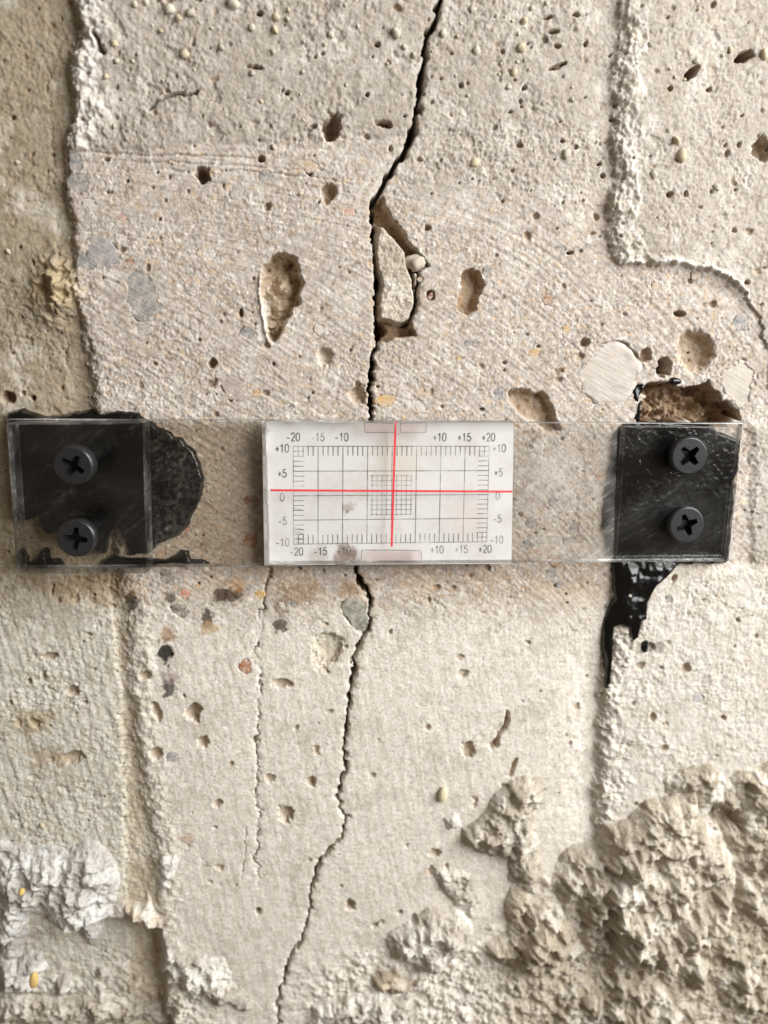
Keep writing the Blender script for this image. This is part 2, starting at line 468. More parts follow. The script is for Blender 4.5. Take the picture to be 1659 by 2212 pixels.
# the holes one can pick out: (x, y, rx, ry, depth, rotation)
for a in [(718, 275, 20, 27, 5, 8), (437, 376, 17, 21, 5.5, -10), (828, 267, 20, 7, 4, 12), (710, 416, 16, 17, 2.4, 0),
          (458, 785, 9, 11, 3, 0), (520, 676, 6, 12, 2, 0), (668, 370, 8, 7, 2, 0), (565, 342, 7, 7, 1.8, 0), (578, 445, 9, 10, 1.4, 0),
          (548, 145, 22, 6, 3.5, 8), (1608, 122, 24, 11, 5.5, -24), (1490, 161, 20, 8, 5, -45), (1645, 318, 22, 28, 3.2, 0),
          (1200, 145, 24, 5, 2.5, -22), (815, 96, 8, 6, 2.5, 0), (560, 29, 8, 6, 3, 0), (620, 200, 6, 5, 2.5, 0), (793, 204, 6, 6, 3, 0),
          (1132, 190, 7, 6, 3, 0), (1243, 31, 9, 6, 3, 0), (1265, 95, 6, 8, 3, 0), (1195, 68, 9, 5, 3, 0), (1183, 37, 12, 5, 2, -10),
          (1443, 195, 5, 6, 3, 0), (1528, 195, 5, 5, 2.5, 0), (1245, 318, 5, 5, 2, 0), (1305, 378, 5, 5, 2.5, 0), (1297, 353, 5, 4, 2.5, 0),
          (1233, 545, 8, 4, 2, -10), (1478, 420, 5, 6, 2, 0), (1443, 421, 6, 7, 2, 0), (1470, 677, 14, 8, 2.5, 8),
          (924, 492, 10, 10, 1.6, 0), (930, 637, 10, 12, 2, 0), (1265, 740, 10, 12, 2, 0), (1395, 766, 13, 20, 2.2, 20),
          (1437, 797, 15, 19, 7, 10), (1612, 610, 6, 6, 2, 0),
          (418, 1538, 18, 22, 2.6, 15), (440, 1604, 13, 16, 1.8, 0), (338, 1628, 12, 12, 1.6, 0), (338, 1538, 10, 24, 1.6, -25),
          (312, 1458, 14, 10, 1.4, 0), (618, 1762, 15, 19, 1.8, -15), (672, 1690, 10, 11, 1.6, 0), (1012, 1617, 14, 18, 1.8, 0),
          (1108, 1657, 5, 22, 1.2, 20), (757, 1958, 10, 12, 2.6, 0), (557, 1968, 8, 8, 2.2, 0), (737, 1915, 5, 5, 1.6, 0),
          (810, 1998, 8, 5, 2.5, -30), (940, 1844, 13, 10, 1.8, 0), (930, 1880, 7, 10, 1.4, 15), (965, 1875, 5, 9, 1.2, 10),
          (893, 1985, 10, 12, 2.0, 0), (605, 1477, 22, 9, 1.4, 0), (470, 1735, 12, 9, 1.2, -15), (580, 1683, 12, 10, 1.2, 0), (550, 1600, 6, 8, 1.5, 0),
          (105, 1420, 24, 8, 1.2, -12), (155, 1495, 14, 10, 1.5, 0), (70, 1565, 14, 8, 1.2, 20), (155, 1640, 30, 14, 1.2, -10), (60, 1475, 8, 8, 1.2, 0),
          (65, 860, 6, 6, 2.5, 0), (8, 858, 16, 12, 3.5, 0), (20, 247, 5, 5, 2, 0), (1478, 1440, 9, 12, 1.3, 10), (1452, 1245, 6, 6, 1, 0),
          (1555, 1545, 9, 8, 1.3, 0), (1405, 1545, 8, 10, 1.2, 0), (1430, 1612, 9, 8, 1.1, 0)]:
    pit(*a, color=BR, camt=0.4, rough=0.34)
pit(1505, 757, 42, 48, 3.2, -12, 0.08, 2.2, (176, 152, 122), 0.55)
pit(700, 768, 18, 22, 1.8, 0, 0.25, 1.8, (206, 196, 178), 0.7)
pit(772, 850, 18, 24, 2.2, 0, 0.25, 2.0, (190, 170, 142), 0.6)
pit(705, 1405, 34, 42, 1.3, 25, 0.22, 2.2, (196, 186, 164), 0.6)
hollow([(1095, 1535), (1102, 1540), (1098, 1565), (1080, 1595), (1078, 1612), (1062, 1620), (1055, 1608), (1072, 1592), (1084, 1568)], 2.2, 4, 0, BR, 0.45, 1)
hollow([(1000, 585), (1020, 578), (1035, 590), (1048, 618), (1035, 640), (1032, 665), (1010, 682), (990, 670), (985, 650), (998, 620), (992, 600)], 2.6, 7, 0.15, (170, 140, 104), 0.6, 2)
hollow([(568, 575), (580, 568), (590, 550), (602, 545), (622, 552), (640, 560), (648, 580), (655, 615), (648, 640), (652, 655), (632, 668), (618, 690), (604, 722), (590, 742), (582, 738),
        (574, 700), (566, 660), (560, 620)], 3.6, 6, 0.9, (190, 166, 132), 0.6, 3)
s = window(612, 615, 40)
H[s] += 2.2 * np.exp(-(((X[s] - 612) / 16) ** 2 + ((Y[s] - 618) / 22) ** 2)) * (1 + 0.8 * nmid[s])       # pebble socket crest inside
hollow([(1100, 846), (1125, 842), (1150, 850), (1175, 846), (1190, 868), (1200, 900), (1215, 930), (1180, 935), (1150, 905), (1128, 900), (1105, 872)], 2.2, 6, 0.35, (164, 136, 104), 0.6, 3)
hollow([(1378, 842), (1400, 826), (1440, 822), (1480, 832), (1530, 828), (1552, 838), (1565, 862), (1590, 885), (1604, 915), (1380, 915), (1392, 880), (1398, 858)], 5.2, 8, 1.3, (160, 130, 96), 0.75, 10)
hollow([(806, 440), (828, 424), (846, 466), (880, 516), (914, 552), (928, 572), (897, 590), (898, 640), (896, 672), (884, 698), (902, 728), (850, 731),
        (830, 742), (812, 735), (808, 560)], 3.6, 5, 0.4, (176, 146, 112), 0.7, 2)
hollow([(1292, 742), (1330, 736), (1356, 742), (1380, 766), (1392, 790), (1384, 796), (1368, 774), (1346, 754), (1318, 748)], 1.2, 4, 0.4, (160, 132, 100), 0.6, 4)
pit(822, 714, 15, 18, 5, 0, 0.2, 2.0, (120, 96, 72), 0.5)
pit(1395, 1395, 16, 12, 1.2, 0)
pit(1566, 1768, 36, 30, 4.5, 15, 0.3, 2.2, (160, 140, 112), 0.6)
# saw-cut start of the ground patch and old hairlines
def hairline(pts, width, depth, dark=None):
    p = np.array(pts, float)
    cx, cy, r = poly_bbox(p[:, :2])
    s = window(cx, cy, r * 1.2 + 15)
    if s is None:
        return
    best = np.full(X[s].shape, 1e9)
    xx, yy = X[s] + 5 * j1[s], Y[s] + 5 * j2[s]
    for a, b in zip(p[:-1], p[1:]):
        ex, ey = b[0] - a[0], b[1] - a[1]
        t = np.clip(((xx - a[0]) * ex + (yy - a[1]) * ey) / (ex * ex + ey * ey), 0, 1)
        best = np.minimum(best, np.hypot(xx - a[0] - ex * t, yy - a[1] - ey * t))
    H[s] -= depth * sstep(width, width * 0.3, best + 1.5 * nmid[s])
hairline([(318, 240), (335, 222), (358, 206), (375, 202), (400, 205), (425, 198)], 4, 2.5)
hairline([(520, 1900), (528, 1850), (530, 1818), (534, 1790)], 1.6, 0.35)
hairline([(561, 600), (564, 650), (572, 705), (582, 742)], 7, -0.5)
stain_or_shade(570, 680, 9, 60, (222, 217, 208), 0.8, 0.0, 8)
hairline([(204, 70), (216, 100), (226, 108)], 7, 3.5)
hairline([(150, 328), (220, 330), (350, 334), (560, 338)], 3, 0.5)
hairline([(240, 345), (420, 352), (700, 368)], 2.5, 0.4)
hairline([(330, 366), (600, 372), (760, 395)], 2.5, 0.35)

# black adhesive smears and rust on the lower block, plus painted shade below the end block
for a in [(357, 1408, 17, 24, (38, 32, 28), 0.95, 0.0), (362, 1372, 16, 16, (150, 104, 62), 0.6), (365, 1488, 16, 20, (62, 54, 50), 0.85, 0.1), (368, 1462, 18, 14, (150, 132, 126), 0.6),
          (446, 1335, 12, 24, (60, 48, 36), 0.85, 0.05), (450, 1358, 20, 12, (184, 156, 116), 0.7), (476, 1288, 16, 14, (66, 52, 38), 0.85), (505, 1288, 24, 18, (72, 56, 40), 0.85, 0.1),
          (512, 1262, 16, 20, (176, 132, 78), 0.5), (604, 1352, 18, 14, (66, 54, 42), 0.85, 0.1), (606, 1315, 14, 26, (110, 88, 64), 0.6, 0.15), (650, 1285, 60, 30, (128, 98, 66), 0.5, 0.2),
          (285, 1300, 18, 22, (52, 44, 38), 0.85, 0.1), (368, 1290, 10, 12, (80, 66, 52), 0.8), (1420, 1392, 10, 12, (60, 48, 40), 0.5), (752, 1275, 26, 16, (150, 120, 84), 0.5, 0.1),
          (100, 1640, 50, 24, (150, 124, 86), 0.5, 0.1), (65, 1560, 50, 30, (168, 148, 110), 0.5, 0.1), (120, 620, 60, 46, (184, 164, 126), 0.5, 0.0), (200, 1270, 120, 40, (170, 140, 104), 0.4, 0.1)]:  # last entry paints the end block's shadow on the wall
    stain_or_shade(*a)
hollow([(735, 1300), (755, 1296), (795, 1340), (795, 1368), (778, 1372), (750, 1340)], 0.5, 3, 0.2, (120, 118, 104), 0.6)

# crumbs on the left panel
s = window(115, 640, 95)
cr = np.exp(-(((X[s] - 120) / 45) ** 2 + ((Y[s] - 620) / 65) ** 2))
H[s] += cr * (1.6 + 1.5 * nrid[s] + nmid[s]) * sstep(200, 150, X[s])

# ------------------------------------------------------------------ flush stones in the ground face
STONES = []
def blob_outline(n, rx, ry, rot, rough, seed):
    r = random.Random(seed)
    ph = [r.uniform(0, 6.28) for _ in range(4)]
    out = []
    for k in range(n):
        t = 2 * math.pi * k / n
        f = 1 + rough * (0.5 * math.sin(2 * t + ph[0]) + 0.35 * math.sin(3 * t + ph[1]) + 0.25 * math.sin(5 * t + ph[2])) + r.uniform(-1, 1) * rough * 0.42
        a, b = rx * f * math.cos(t), ry * f * math.sin(t)
        c, s_ = math.cos(rot), math.sin(rot)
        out.append((a * c - b * s_, a * s_ + b * c))
    return out
GREY, BLUE, RUST, TAN, OCH, PINK, PALE, DARK = (140, 139, 137), (126, 129, 132), (158, 116, 86), (192, 168, 140), (196, 162, 112), (196, 158, 142), (212, 206, 196), (104, 100, 98)
big = [(305, 640, 34, 52, -0.35, GREY), (222, 548, 40, 28, 0.35, (146, 145, 148)), (190, 565, 22, 22, 0, BLUE), (163, 352, 14, 20, -0.4, BLUE), (170, 398, 22, 28, 0.2, (132, 132, 130)), (535, 718, 16, 12, 0.2, BLUE),
       (505, 835, 27, 26, 0, (168, 152, 146)), (575, 380, 13, 12, 0, GREY), (1077, 853, 13, 14, 0, (122, 128, 134)), (1602, 698, 16, 18, 0, (140, 142, 144)), (1052, 588, 9, 13, 0, GREY), (357, 1245, 13, 17, -0.1, (120, 116, 108)),
       (400, 1286, 13, 12, 0, (204, 138, 118)), (389, 1321, 19, 13, 0.55, (116, 110, 104)), (530, 1441, 12, 17, 0.1, (170, 108, 66)), (560, 1286, 11, 10, 0.2, (206, 164, 84)), (370, 1637, 14, 10, 0.4, (150, 152, 154)),
       (405, 1813, 14, 12, 0, (206, 178, 158)), (768, 1325, 27, 32, -0.5, (128, 132, 118)), (1154, 763, 13, 9, -0.5, OCH), (836, 866, 26, 12, -0.25, (206, 170, 112)), (553, 850, 10, 8, 0, OCH), (262, 470, 10, 7, 0.7, PINK),
       (690, 545, 10, 5, 0.5, PALE), (930, 640, 5, 7, 0.3, (128, 84, 70)), (1300, 1032, 14, 9, -0.3, (178, 132, 96)), (545, 1085, 18, 12, 0.4, (150, 92, 62)), (540, 1168, 16, 17, 0, (172, 110, 70)), (1240, 1145, 11, 10, 0, GREY),
       (1225, 1170, 8, 8, 0, GREY), (1195, 1085, 9, 7, 0, BLUE), (1012, 742, 8, 6, 0, BLUE), (1026, 742, 6, 7, 0, GREY), (1478, 990, 12, 9, 0, TAN), (330, 1100, 9, 8, 0, GREY), (1500, 1503, 14, 10, 0, (176, 178, 180)),
       (440, 1180, 10, 9, 0, (140, 118, 104)), (395, 1145, 12, 10, 0.3, (196, 120, 92)), (1440, 1290, 8, 10, 0, GREY), (585, 700, 9, 7, 0.3, TAN)]
for k, (x, y, rx, ry, rot, c) in enumerate(big):
    STONES.append((x, y, rx, ry, rot, c, 100 + k))
rs = random.Random(5)
while len(STONES) < 150:
    x, y = rs.uniform(180, 1660), rs.uniform(345, 1380)
    i, k = int((P(x, y)[1] - V0) / STEP), int((P(x, y)[0] - U0) / STEP)
    if not (0 <= i < NY and 0 <= k < NX) or ground[i, k] < 0.5 or abs(H[i, k]) > 1.1:
        continue
    if 640 < y < 960 and 1350 < x:
        continue
    if any(math.hypot(x - q[0], y - q[1]) < max(q[2], q[3]) + 12 for q in STONES) or abs(x - np.interp(y, [c[0] for c in CRACK], [c[1] for c in CRACK])) < 22:
        continue
    r = rs.choice([4, 4.5, 5, 5, 6, 6, 7, 8, 10, 12])
    STONES.append((x, y, r * rs.uniform(0.9, 1.6), r, rs.uniform(0, 3.1), rs.choice([GREY, BLUE, RUST, TAN, TAN, TAN, OCH, PINK, PALE, PALE, PALE, PALE, (170, 150, 136), (176, 168, 162), (176, 168, 162), (182, 160, 140)]), 300 + len(STONES)))
SLABS = [([(1252, 812), (1262, 790), (1285, 768), (1300, 748), (1322, 742), (1348, 748), (1372, 772), (1384, 790), (1386, 806), (1372, 818), (1370, 842), (1345, 868), (1322, 872), (1290, 868), (1268, 850), (1255, 832)], (198, 191, 182)),
         ([(1566, 800), (1585, 786), (1600, 776), (1622, 790), (1636, 806), (1628, 840), (1612, 872), (1596, 880), (1580, 862), (1565, 838), (1560, 816)], (198, 191, 181))]
for x, y, rx, ry, rot, c, sd in STONES:
    s = window(x, y, max(rx, ry) * 1.5 + 4)
    if s is None:
        continue
    a = rot
    dx, dy = X[s] - x, Y[s] - y
    d = np.hypot((dx * math.cos(a) + dy * math.sin(a)) / rx, (-dx * math.sin(a) + dy * math.cos(a)) / ry)
    i0 = H[s][H[s].shape[0] // 2, H[s].shape[1] // 2]
    d = d + 0.22 * j1[s] + 0.20 * jh[s] + 0.15 * nmid[s]
    mk = sstep(1.0, 0.88, d)
    H[s] = H[s] * (1 - mk) + (np.median(H[s]) - 0.30) * mk
for poly, c in SLABS:
    cx, cy, r = poly_bbox(poly)
    s = window(cx, cy, r * 1.2)
    mk = sstep(2, -3, sdf(X[s] + 8 * j1[s] + 6 * jh[s], Y[s] + 8 * j2[s] + 4 * nmid[s], poly))
    H[s] = H[s] * (1 - mk) - 0.75 * mk

# ------------------------------------------------------------------ cracks, last of all
def crack(tab, depth, jit, wmul=1.0, broken=False):
    t = np.array(tab, float)
    jx = X + jit * fbm(GU, GV, 2.4, 3, 0.6, seed=21)
    xc = np.interp(Y, t[:, 0], t[:, 1], left=-9999, right=-9999)
    wd = np.interp(Y, t[:, 0], t[:, 2]) * wmul * (1 + 0.35 * fbm(GU * 0, GV, 2.0, 2, 0.6, seed=23))
    sl = np.interp(Y, (t[1:, 0] + t[:-1, 0]) / 2, np.diff(t[:, 1]) / np.diff(t[:, 0]))
    if broken:
        wd = wd - 5.5 * sstep(0.0, 0.35, fbm(GU * 0, GV, 9.0, 3, 0.6, seed=29)) * (Y > 1290)
    d = np.abs(jx - xc) / np.sqrt(1 + sl * sl) - wd / 2
    deep = sstep(1.2, -1.2, d)
    H[:] = H * (1 - deep) + np.minimum(H, -depth) * deep
    H[:] -= 0.35 * np.exp(-np.clip(d, 0, 60) / 4.0) * (1 - deep) * (1 + 0.8 * nmid) * (Y < 2300) * (xc > 0)
    return jx - xc
dcrack = crack(CRACK, 13, 7, 0.80)
crack(CRACK2, 1.4, 9, 0.48, True)
crack([(560, 905, 3), (590, 903, 5), (610, 902, 5), (650, 899, 5), (680, 893, 6), (700, 884, 6), (708, 870, 5)], 6, 4)

# ------------------------------------------------------------------ mesh makers
def grid_mesh(name, u, v, h, keep, colors=None, offs=None):
    """quads of a height field where keep (per cell) holds; u, v, h in mm; coordinates in metres"""
    ny, nx = h.shape
    idx = np.arange(ny * nx).reshape(ny, nx)
    q = np.stack([idx[:-1, :-1], idx[:-1, 1:], idx[1:, 1:], idx[1:, :-1]], -1)[keep]
    used = np.zeros(ny * nx, bool)
    used[q.ravel()] = True
    remap = np.cumsum(used) - 1
    co3 = np.stack([u.ravel()[used], -h.ravel()[used], v.ravel()[used]], -1) * 1e-3
    q = remap[q]
    me = bpy.data.meshes.new(name)
    me.vertices.add(len(co3))
    me.vertices.foreach_set('co', co3.astype(np.float32).ravel())
    me.loops.add(q.size)
    me.loops.foreach_set('vertex_index', q.astype(np.int32).ravel())
    me.polygons.add(len(q))
    me.polygons.foreach_set('loop_start', np.arange(0, q.size, 4, dtype=np.int32))
    me.polygons.foreach_set('use_smooth', np.ones(len(q), bool))
    me.update(calc_edges=True)
    if colors is not None:
        ca = me.color_attributes.new('Col', 'FLOAT_COLOR', 'POINT')
        c4 = np.ones((len(co3), 4), np.float32)
        c4[:, :3] = colors.reshape(-1, 3)[used]
        ca.data.foreach_set('color', c4.ravel())
    return me

def obj(name, me, m=None, parent=None):
    o = bpy.data.objects.new(name, me)
    COL.objects.link(o)
    if m is not None and me is not None:
        if len(me.materials) == 0:
            me.materials.append(m)
    if parent is not None:
        o.parent = parent
    return o

def tag(o, label=None, cat=None, group=None, kind=None):
    for k, v in (('label', label), ('category', cat), ('group', group), ('kind', kind)):
        if v:
            o[k] = v
    return o

def Hs(u, v):
    """wall height at mm (u, v)"""
    i = int(np.clip((v - V0) / STEP, 0, NY - 1))
    k = int(np.clip((u - U0) / STEP, 0, NX - 1))
    return float(H[i, k])

# ------------------------------------------------------------------ the wall
wall = obj('wall', None)
tag(wall, 'rough pale concrete wall split by a long dark crack', None, None, 'structure')
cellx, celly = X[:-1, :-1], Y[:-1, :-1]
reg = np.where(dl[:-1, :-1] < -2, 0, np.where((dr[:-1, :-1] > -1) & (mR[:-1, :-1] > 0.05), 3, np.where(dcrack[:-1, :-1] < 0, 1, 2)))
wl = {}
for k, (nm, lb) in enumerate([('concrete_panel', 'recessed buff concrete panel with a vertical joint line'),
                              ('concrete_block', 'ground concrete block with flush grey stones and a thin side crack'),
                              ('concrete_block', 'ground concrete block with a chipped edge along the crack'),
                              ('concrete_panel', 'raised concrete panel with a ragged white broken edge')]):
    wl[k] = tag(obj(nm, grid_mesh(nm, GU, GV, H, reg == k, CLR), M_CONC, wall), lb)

# the wall goes on past the picture: plain sheets round the detailed face, a little behind it
xs, zs = [-0.7, U0 * 1e-3 + 0.001, U1 * 1e-3 - 0.001, 0.7], [-0.7, V0 * 1e-3 + 0.001, V1 * 1e-3 - 0.001, 0.7]
for i in range(3):
    for k in range(3):
        if i == 1 and k == 1:
            continue
        nu, nv = np.linspace(xs[i], xs[i + 1], 40) * 1e3, np.linspace(zs[k], zs[k + 1], 40) * 1e3
        au, av = np.meshgrid(nu, nv)
        hh_ = -2.4 + 1.2 * fbm(au, av, 60, 3, 0.5, seed=80)
        cc_ = np.zeros(au.shape + (3,))
        cc_[:] = lin(184, 177, 166)
        obj('concrete_surround', grid_mesh('concrete_surround', au, av, hh_, np.ones((39, 39), bool), cc_), M_CONC, wall)

# ------------------------------------------------------------------ stones set in the wall
_mats = {}
def stone_mat(c, streak=None, nm='stone'):
    key = (tuple(c), streak)
    if key not in _mats:
        _mats[key] = mineral(nm, base=tuple(lin(*c)), speck=0.38, wl=0.42, bump=0.6, rough=0.88, streak=streak, dust=tuple(lin(196, 184, 171)))
    return _mats[key]

def cap_mesh(name, outline, thick, dome, seed, rings=3):
    """a flush-cut stone: outline in mm (u, v), flat top with a worn edge, sides going into the wall"""
    r = random.Random(seed)
    n = len(outline)
    vs, fs = [(0, -dome, 0)], []
    prof = [(0.45, dome * 0.95), (0.82, dome * 0.7), (0.97, dome * 0.2), (1.0, -thick)]
    for f, z in prof:
        for (a, b) in outline:
            vs.append((a * f, -(z + r.uniform(-0.03, 0.03)), b * f))
    for k in range(n):
        fs.append((0, 1 + k, 1 + (k + 1) % n))
        for q in range(len(prof) - 1):
            a = 1 + q * n
            fs.append((a + k, a + n + k, a + n + (k + 1) % n, a + (k + 1) % n))
    me = bpy.data.meshes.new(name)
    me.from_pydata([(x * 1e-3, y * 1e-3, z * 1e-3) for x, y, z in vs], [], fs)
    me.polygons.foreach_set('use_smooth', [True] * len(me.polygons))
    return me

def region_of(u, v):
    i = int(np.clip((v - V0) / STEP, 0, NY - 2))
    k = int(np.clip((u - U0) / STEP, 0, NX - 2))
    return wl[int(reg[i, k])]

for x, y, rx, ry, rot, c, sd in STONES:
    u, v = P(x, y)
    sc = 0.0965
    out = blob_outline(14 if max(rx, ry) < 11 else 22, rx * sc * 1.12, ry * sc * 1.12, -rot, 0.22, sd)
    o = obj('stone', cap_mesh('stone', out, 0.7, 0.05, sd), stone_mat(c, 0.55 if max(rx, ry) > 20 else None), region_of(u, v))
    o.location = (u * 1e-3, -(Hs(u, v) + 0.235) * 1e-3, v * 1e-3)
for k, (poly, c) in enumerate(SLABS):
    cx, cy, r = poly_bbox(poly)
    pts = []
    for i in range(len(poly)):
        a, b = poly[i], poly[(i + 1) % len(poly)]
        pts += [a, ((a[0] + b[0]) / 2, (a[1] + b[1]) / 2)]
    uc, vc = P(cx, cy)
    out = []
    rr = random.Random(k)
    for p in pts:
        u, v = P(*p)
        out.append((u - uc + rr.uniform(-.3, .3), v - vc + rr.uniform(-.3, .3)))
    if out[1][0] * out[0][1] - out[0][0] * out[1][1] > 0:
        out = out[::-1]
    o = obj('stone', cap_mesh('stone', out, 1.2, 0.06, 77 + k), stone_mat(c, 0.5, 'scratched_stone'), region_of(uc, vc))
    o.location = (uc * 1e-3, 0.00050, vc * 1e-3)
    o.scale = (1.1, 1, 1.1)
    o['label'] = 'large pale cut stone with grinding scratches'

# cream sand grains standing out of the upper surface
grain_m = [mineral('cream_grain', base=tuple(lin(*c)), speck=0.18, wl=0.5, bump=0.3, rough=0.75) for c in ((200, 188, 160), (202, 195, 178), (190, 182, 168))]
def pebble_mesh(name, seed, sx=1, sy=1, sz=1, rough=0.22, sub=2):
    bm = bmesh.new()
    bmesh.ops.create_icosphere(bm, subdivisions=sub, radius=1)
    r = random.Random(seed)
    oa, ob = r.uniform(0, 90), r.uniform(0, 90)
    for vv in bm.verts:
        c = vv.co
        n = pn(np.array([c.x * 1.3 + oa]), np.array([c.y * 1.3 + c.z * 0.9 + ob]))[0] + 0.5 * pn(np.array([c.x * 2.9 + ob]), np.array([c.z * 2.9 + c.y + oa]))[0]
        c *= 1 + rough * n
        c.x *= sx; c.y *= sy; c.z *= sz
    for f in bm.faces:
        f.smooth = True
    me = bpy.data.meshes.new(name)
    bm.to_mesh(me)
    bm.free()
    return me
gm = []
for k in range(6):
    me = pebble_mesh('grain', k, rough=0.5)
    me.materials.append(grain_m[k % 3])
    gm.append(me)
rg = random.Random(3)
grains = [(504, 8, 13), (365, 20, 12), (386, 40, 8), (413, 30, 9), (398, 116, 11), (595, 38, 8), (594, 66, 8), (715, 76, 8), (590, 112, 7), (246, 94, 7), (1030, 110, 9), (1026, 352, 10), (1224, 331, 10), (1468, 338, 13), (1457, 307, 9),
          (1126, 102, 9), (1210, 138, 9), (1400, 98, 7), (1648, 118, 10), (1110, 156, 7), (1132, 45, 8), (855, 72, 9), (1020, 20, 8), (958, 72, 9), (545, 60, 7), (228, 50, 6), (212, 80, 6), (51, 1787, 7), (88, 1788, 8), (1408, 380, 9), (1545, 405, 8),
          (28, 345, 6), (10, 540, 6)]
while len(grains) < 95:
    x = rg.uniform(200, 1650)
    y = abs(rg.gauss(0, 170))
    if y > 480 or abs(x - np.interp(y, [c[0] for c in CRACK], [c[1] for c in CRACK])) < 14 or 1260 < x < 1400:
        continue
    if any(math.hypot(x - g[0], y - g[1]) < 14 for g in grains):
        continue
    grains.append((x, y, rg.choice([3.2, 3.6, 4, 4, 4.5, 5, 6, 7])))
for x, y, r in grains:
    u, v = P(x, y)
    o = obj('grain', rg.choice(gm), None, region_of(u, v))
    rm = r * 0.085
    o.location = (u * 1e-3, -(Hs(u, v) + rm * 0.05) * 1e-3, v * 1e-3)
    o.scale = (rm * 1e-3 * rg.uniform(0.8, 1.2), rm * 1e-3, rm * 1e-3 * rg.uniform(0.8, 1.3))
    o.rotation_euler = (rg.uniform(0, 6), rg.uniform(0, 6), rg.uniform(0, 6))

# ------------------------------------------------------------------ sheets of mortar and adhesive lying on the wall
M_ADH = None
def sheet(name, poly, height, edge, hp=0.0, crumble=0.0, facets=0.0, step=0.22, jit=6.0, lean=0.0, color=(194, 185, 170), dark=(156, 145, 129), darkamt=0.6,
          base=None, seed=1, flat=None, m=None, warp=0.0, hfun=None, follow=1.0, sink=0.9, relief=0.0, smooth=False):
    """a lump bounded by poly (frame positions on the plane hp mm proud); its rim dips into the wall"""
    pu = np.array([P(x, y, hp) for x, y in poly])
    a0, a1 = pu.min(0) - 2.5, pu.max(0) + 2.5
    u, v = np.meshgrid(np.arange(a0[0], a1[0], step), np.arange(a0[1], a1[1], step))
    jm = jit * 0.095
    ja, jb = fbm(u, v, 4.0, 4, 0.6, seed=seed + 31), fbm(u, v, 4.0, 4, 0.6, seed=seed + 47)
    d = sdf(u + jm * ja, v + jm * jb, pu)               # mm
    em = edge * 0.095 * (1.0 if m is not None or flat is not None else 2.1)
    pp = np.clip(-d / em, 0, 1)
    prof = np.sqrt(pp * (2 - pp)) if (m is not None or flat is not None) else 0.45 * np.sqrt(pp * (2 - pp)) + 0.55 * sstep(0, 1, pp)
    ii = np.clip(((v - V0) / STEP).astype(int), 0, NY - 1)
    kk = np.clip(((u - U0) / STEP).astype(int), 0, NX - 1)
    if smooth:
        for _ in range(22):
            Hb = H if _ == 0 else Hb
            s0 = (slice(max(ii.min() - 30, 0), ii.max() + 30), slice(max(kk.min() - 30, 0), kk.max() + 30))
            if _ == 0:
                Hb = H.copy()
            a_ = Hb[s0]
            for ax in (0, 1):
                a_ = (np.roll(a_, 2, ax) + np.roll(a_, -2, ax) + a_) / 3
            Hb[s0] = a_
        wallh = Hb[ii, kk]
    else:
        wallh = H[ii, kk] if base is None else np.full(u.shape, float(base))
    n1 = fbm(u, v, 6.0, 3, 0.55, seed=seed + 3)
    n2 = fbm(u, v, 2.2, 4, 0.62, seed=seed + 5, ridged=True)
    n3 = fbm(u, v, 1.1, 3, 0.6, seed=seed + 7)
    if flat is not None:
        h = wallh + (flat - wallh) * prof + (0.06 * n3 + relief * (0.6 * n1 + 0.5 * n3 + 0.3 * n2)) * prof
    else:
        g = 1 + lean * ((u - u.mean()) / (u.max() - u.min()))
        hh = height * g * (0.78 + 0.42 * n1)
        if facets:
            q1 = pn(u / 6.0 + seed, v / 8.5 + 0.3 * seed)
            hh = hh + facets * (np.abs(q1) * 2.0 - 0.6) + facets * 0.35 * (crumbs(u + 0.8 * n3, v + 0.8 * n1, 3.4, seed) - 0.35)
        rel = fbm(u + 0.6 * n1, v, 6.5, 5, 0.58, seed=seed + 61, ridged=True)
        hh = hh + (0.35 + 0.45 * facets) * (rel - 0.7) * (m is None)
        gmask = sstep(-0.35, 0.25, fbm(u, v, 5.5, 2, 0.5, seed=seed + 17) + 0.15)
        cr_ = 0.45 * crumbs(u + 0.35 * n3, v + 0.3 * n1, 1.6, seed + 2) + 0.50 * crumbs(u, v + 0.2 * n3, 0.75, seed + 3) - 0.30 + 0.45 * fbm(u, v, 3.2, 4, 0.6, seed=seed + 23) - 0.5 * sstep(0.35, 0.7, fbm(u, v, 3.6, 3, 0.6, seed=seed + 24))
        if hfun is not None:
            hh = hfun(u, v, hh)
        h = wallh * follow + prof * np.clip(hh, 0.4, None) + crumble * (cr_ * (0.25 + 0.95 * gmask) + 0.22 * n2 + 0.25 * n3) * np.clip(prof * 1.4, 0, 1)
    if m is None and flat is None:
        for ax in (0, 1):
            h = (np.roll(h, 1, ax) + np.roll(h, -1, ax) + 2 * h) / 4
    h = np.where(d > 0, wallh - sink * sstep(0, 0.35, d), h)
    inside = d < 0.45
    keep = inside[:-1, :-1] & inside[1:, :-1] & inside[:-1, 1:] & inside[1:, 1:]
    c = np.zeros(u.shape + (3,))
    c[:] = lin(*color)
    pat = fbm(u, v, 8.0, 5, 0.62, seed=seed + 71)
    mk = (sstep(-0.12, 0.22, pat + 0.25 * n1) * min(1.0, darkamt * 0.95))[..., None]
    c = c * (1 - mk) + lin(*dark) * mk
    mk = (sstep(0.15, 0.5, -pat + 0.2 * n3) * 0.45)[..., None]
    c = c * (1 - mk) + lin(226, 222, 214) * mk
    if warp:
        u = u + warp * fbm(u, v, 1.7, 2, 0.5, seed=seed + 11) * prof
        v = v + warp * fbm(u, v, 1.9, 2, 0.5, seed=seed + 13) * prof
    return obj(name, grid_mesh(name, u, v, h, keep, c), m or M_MORT)

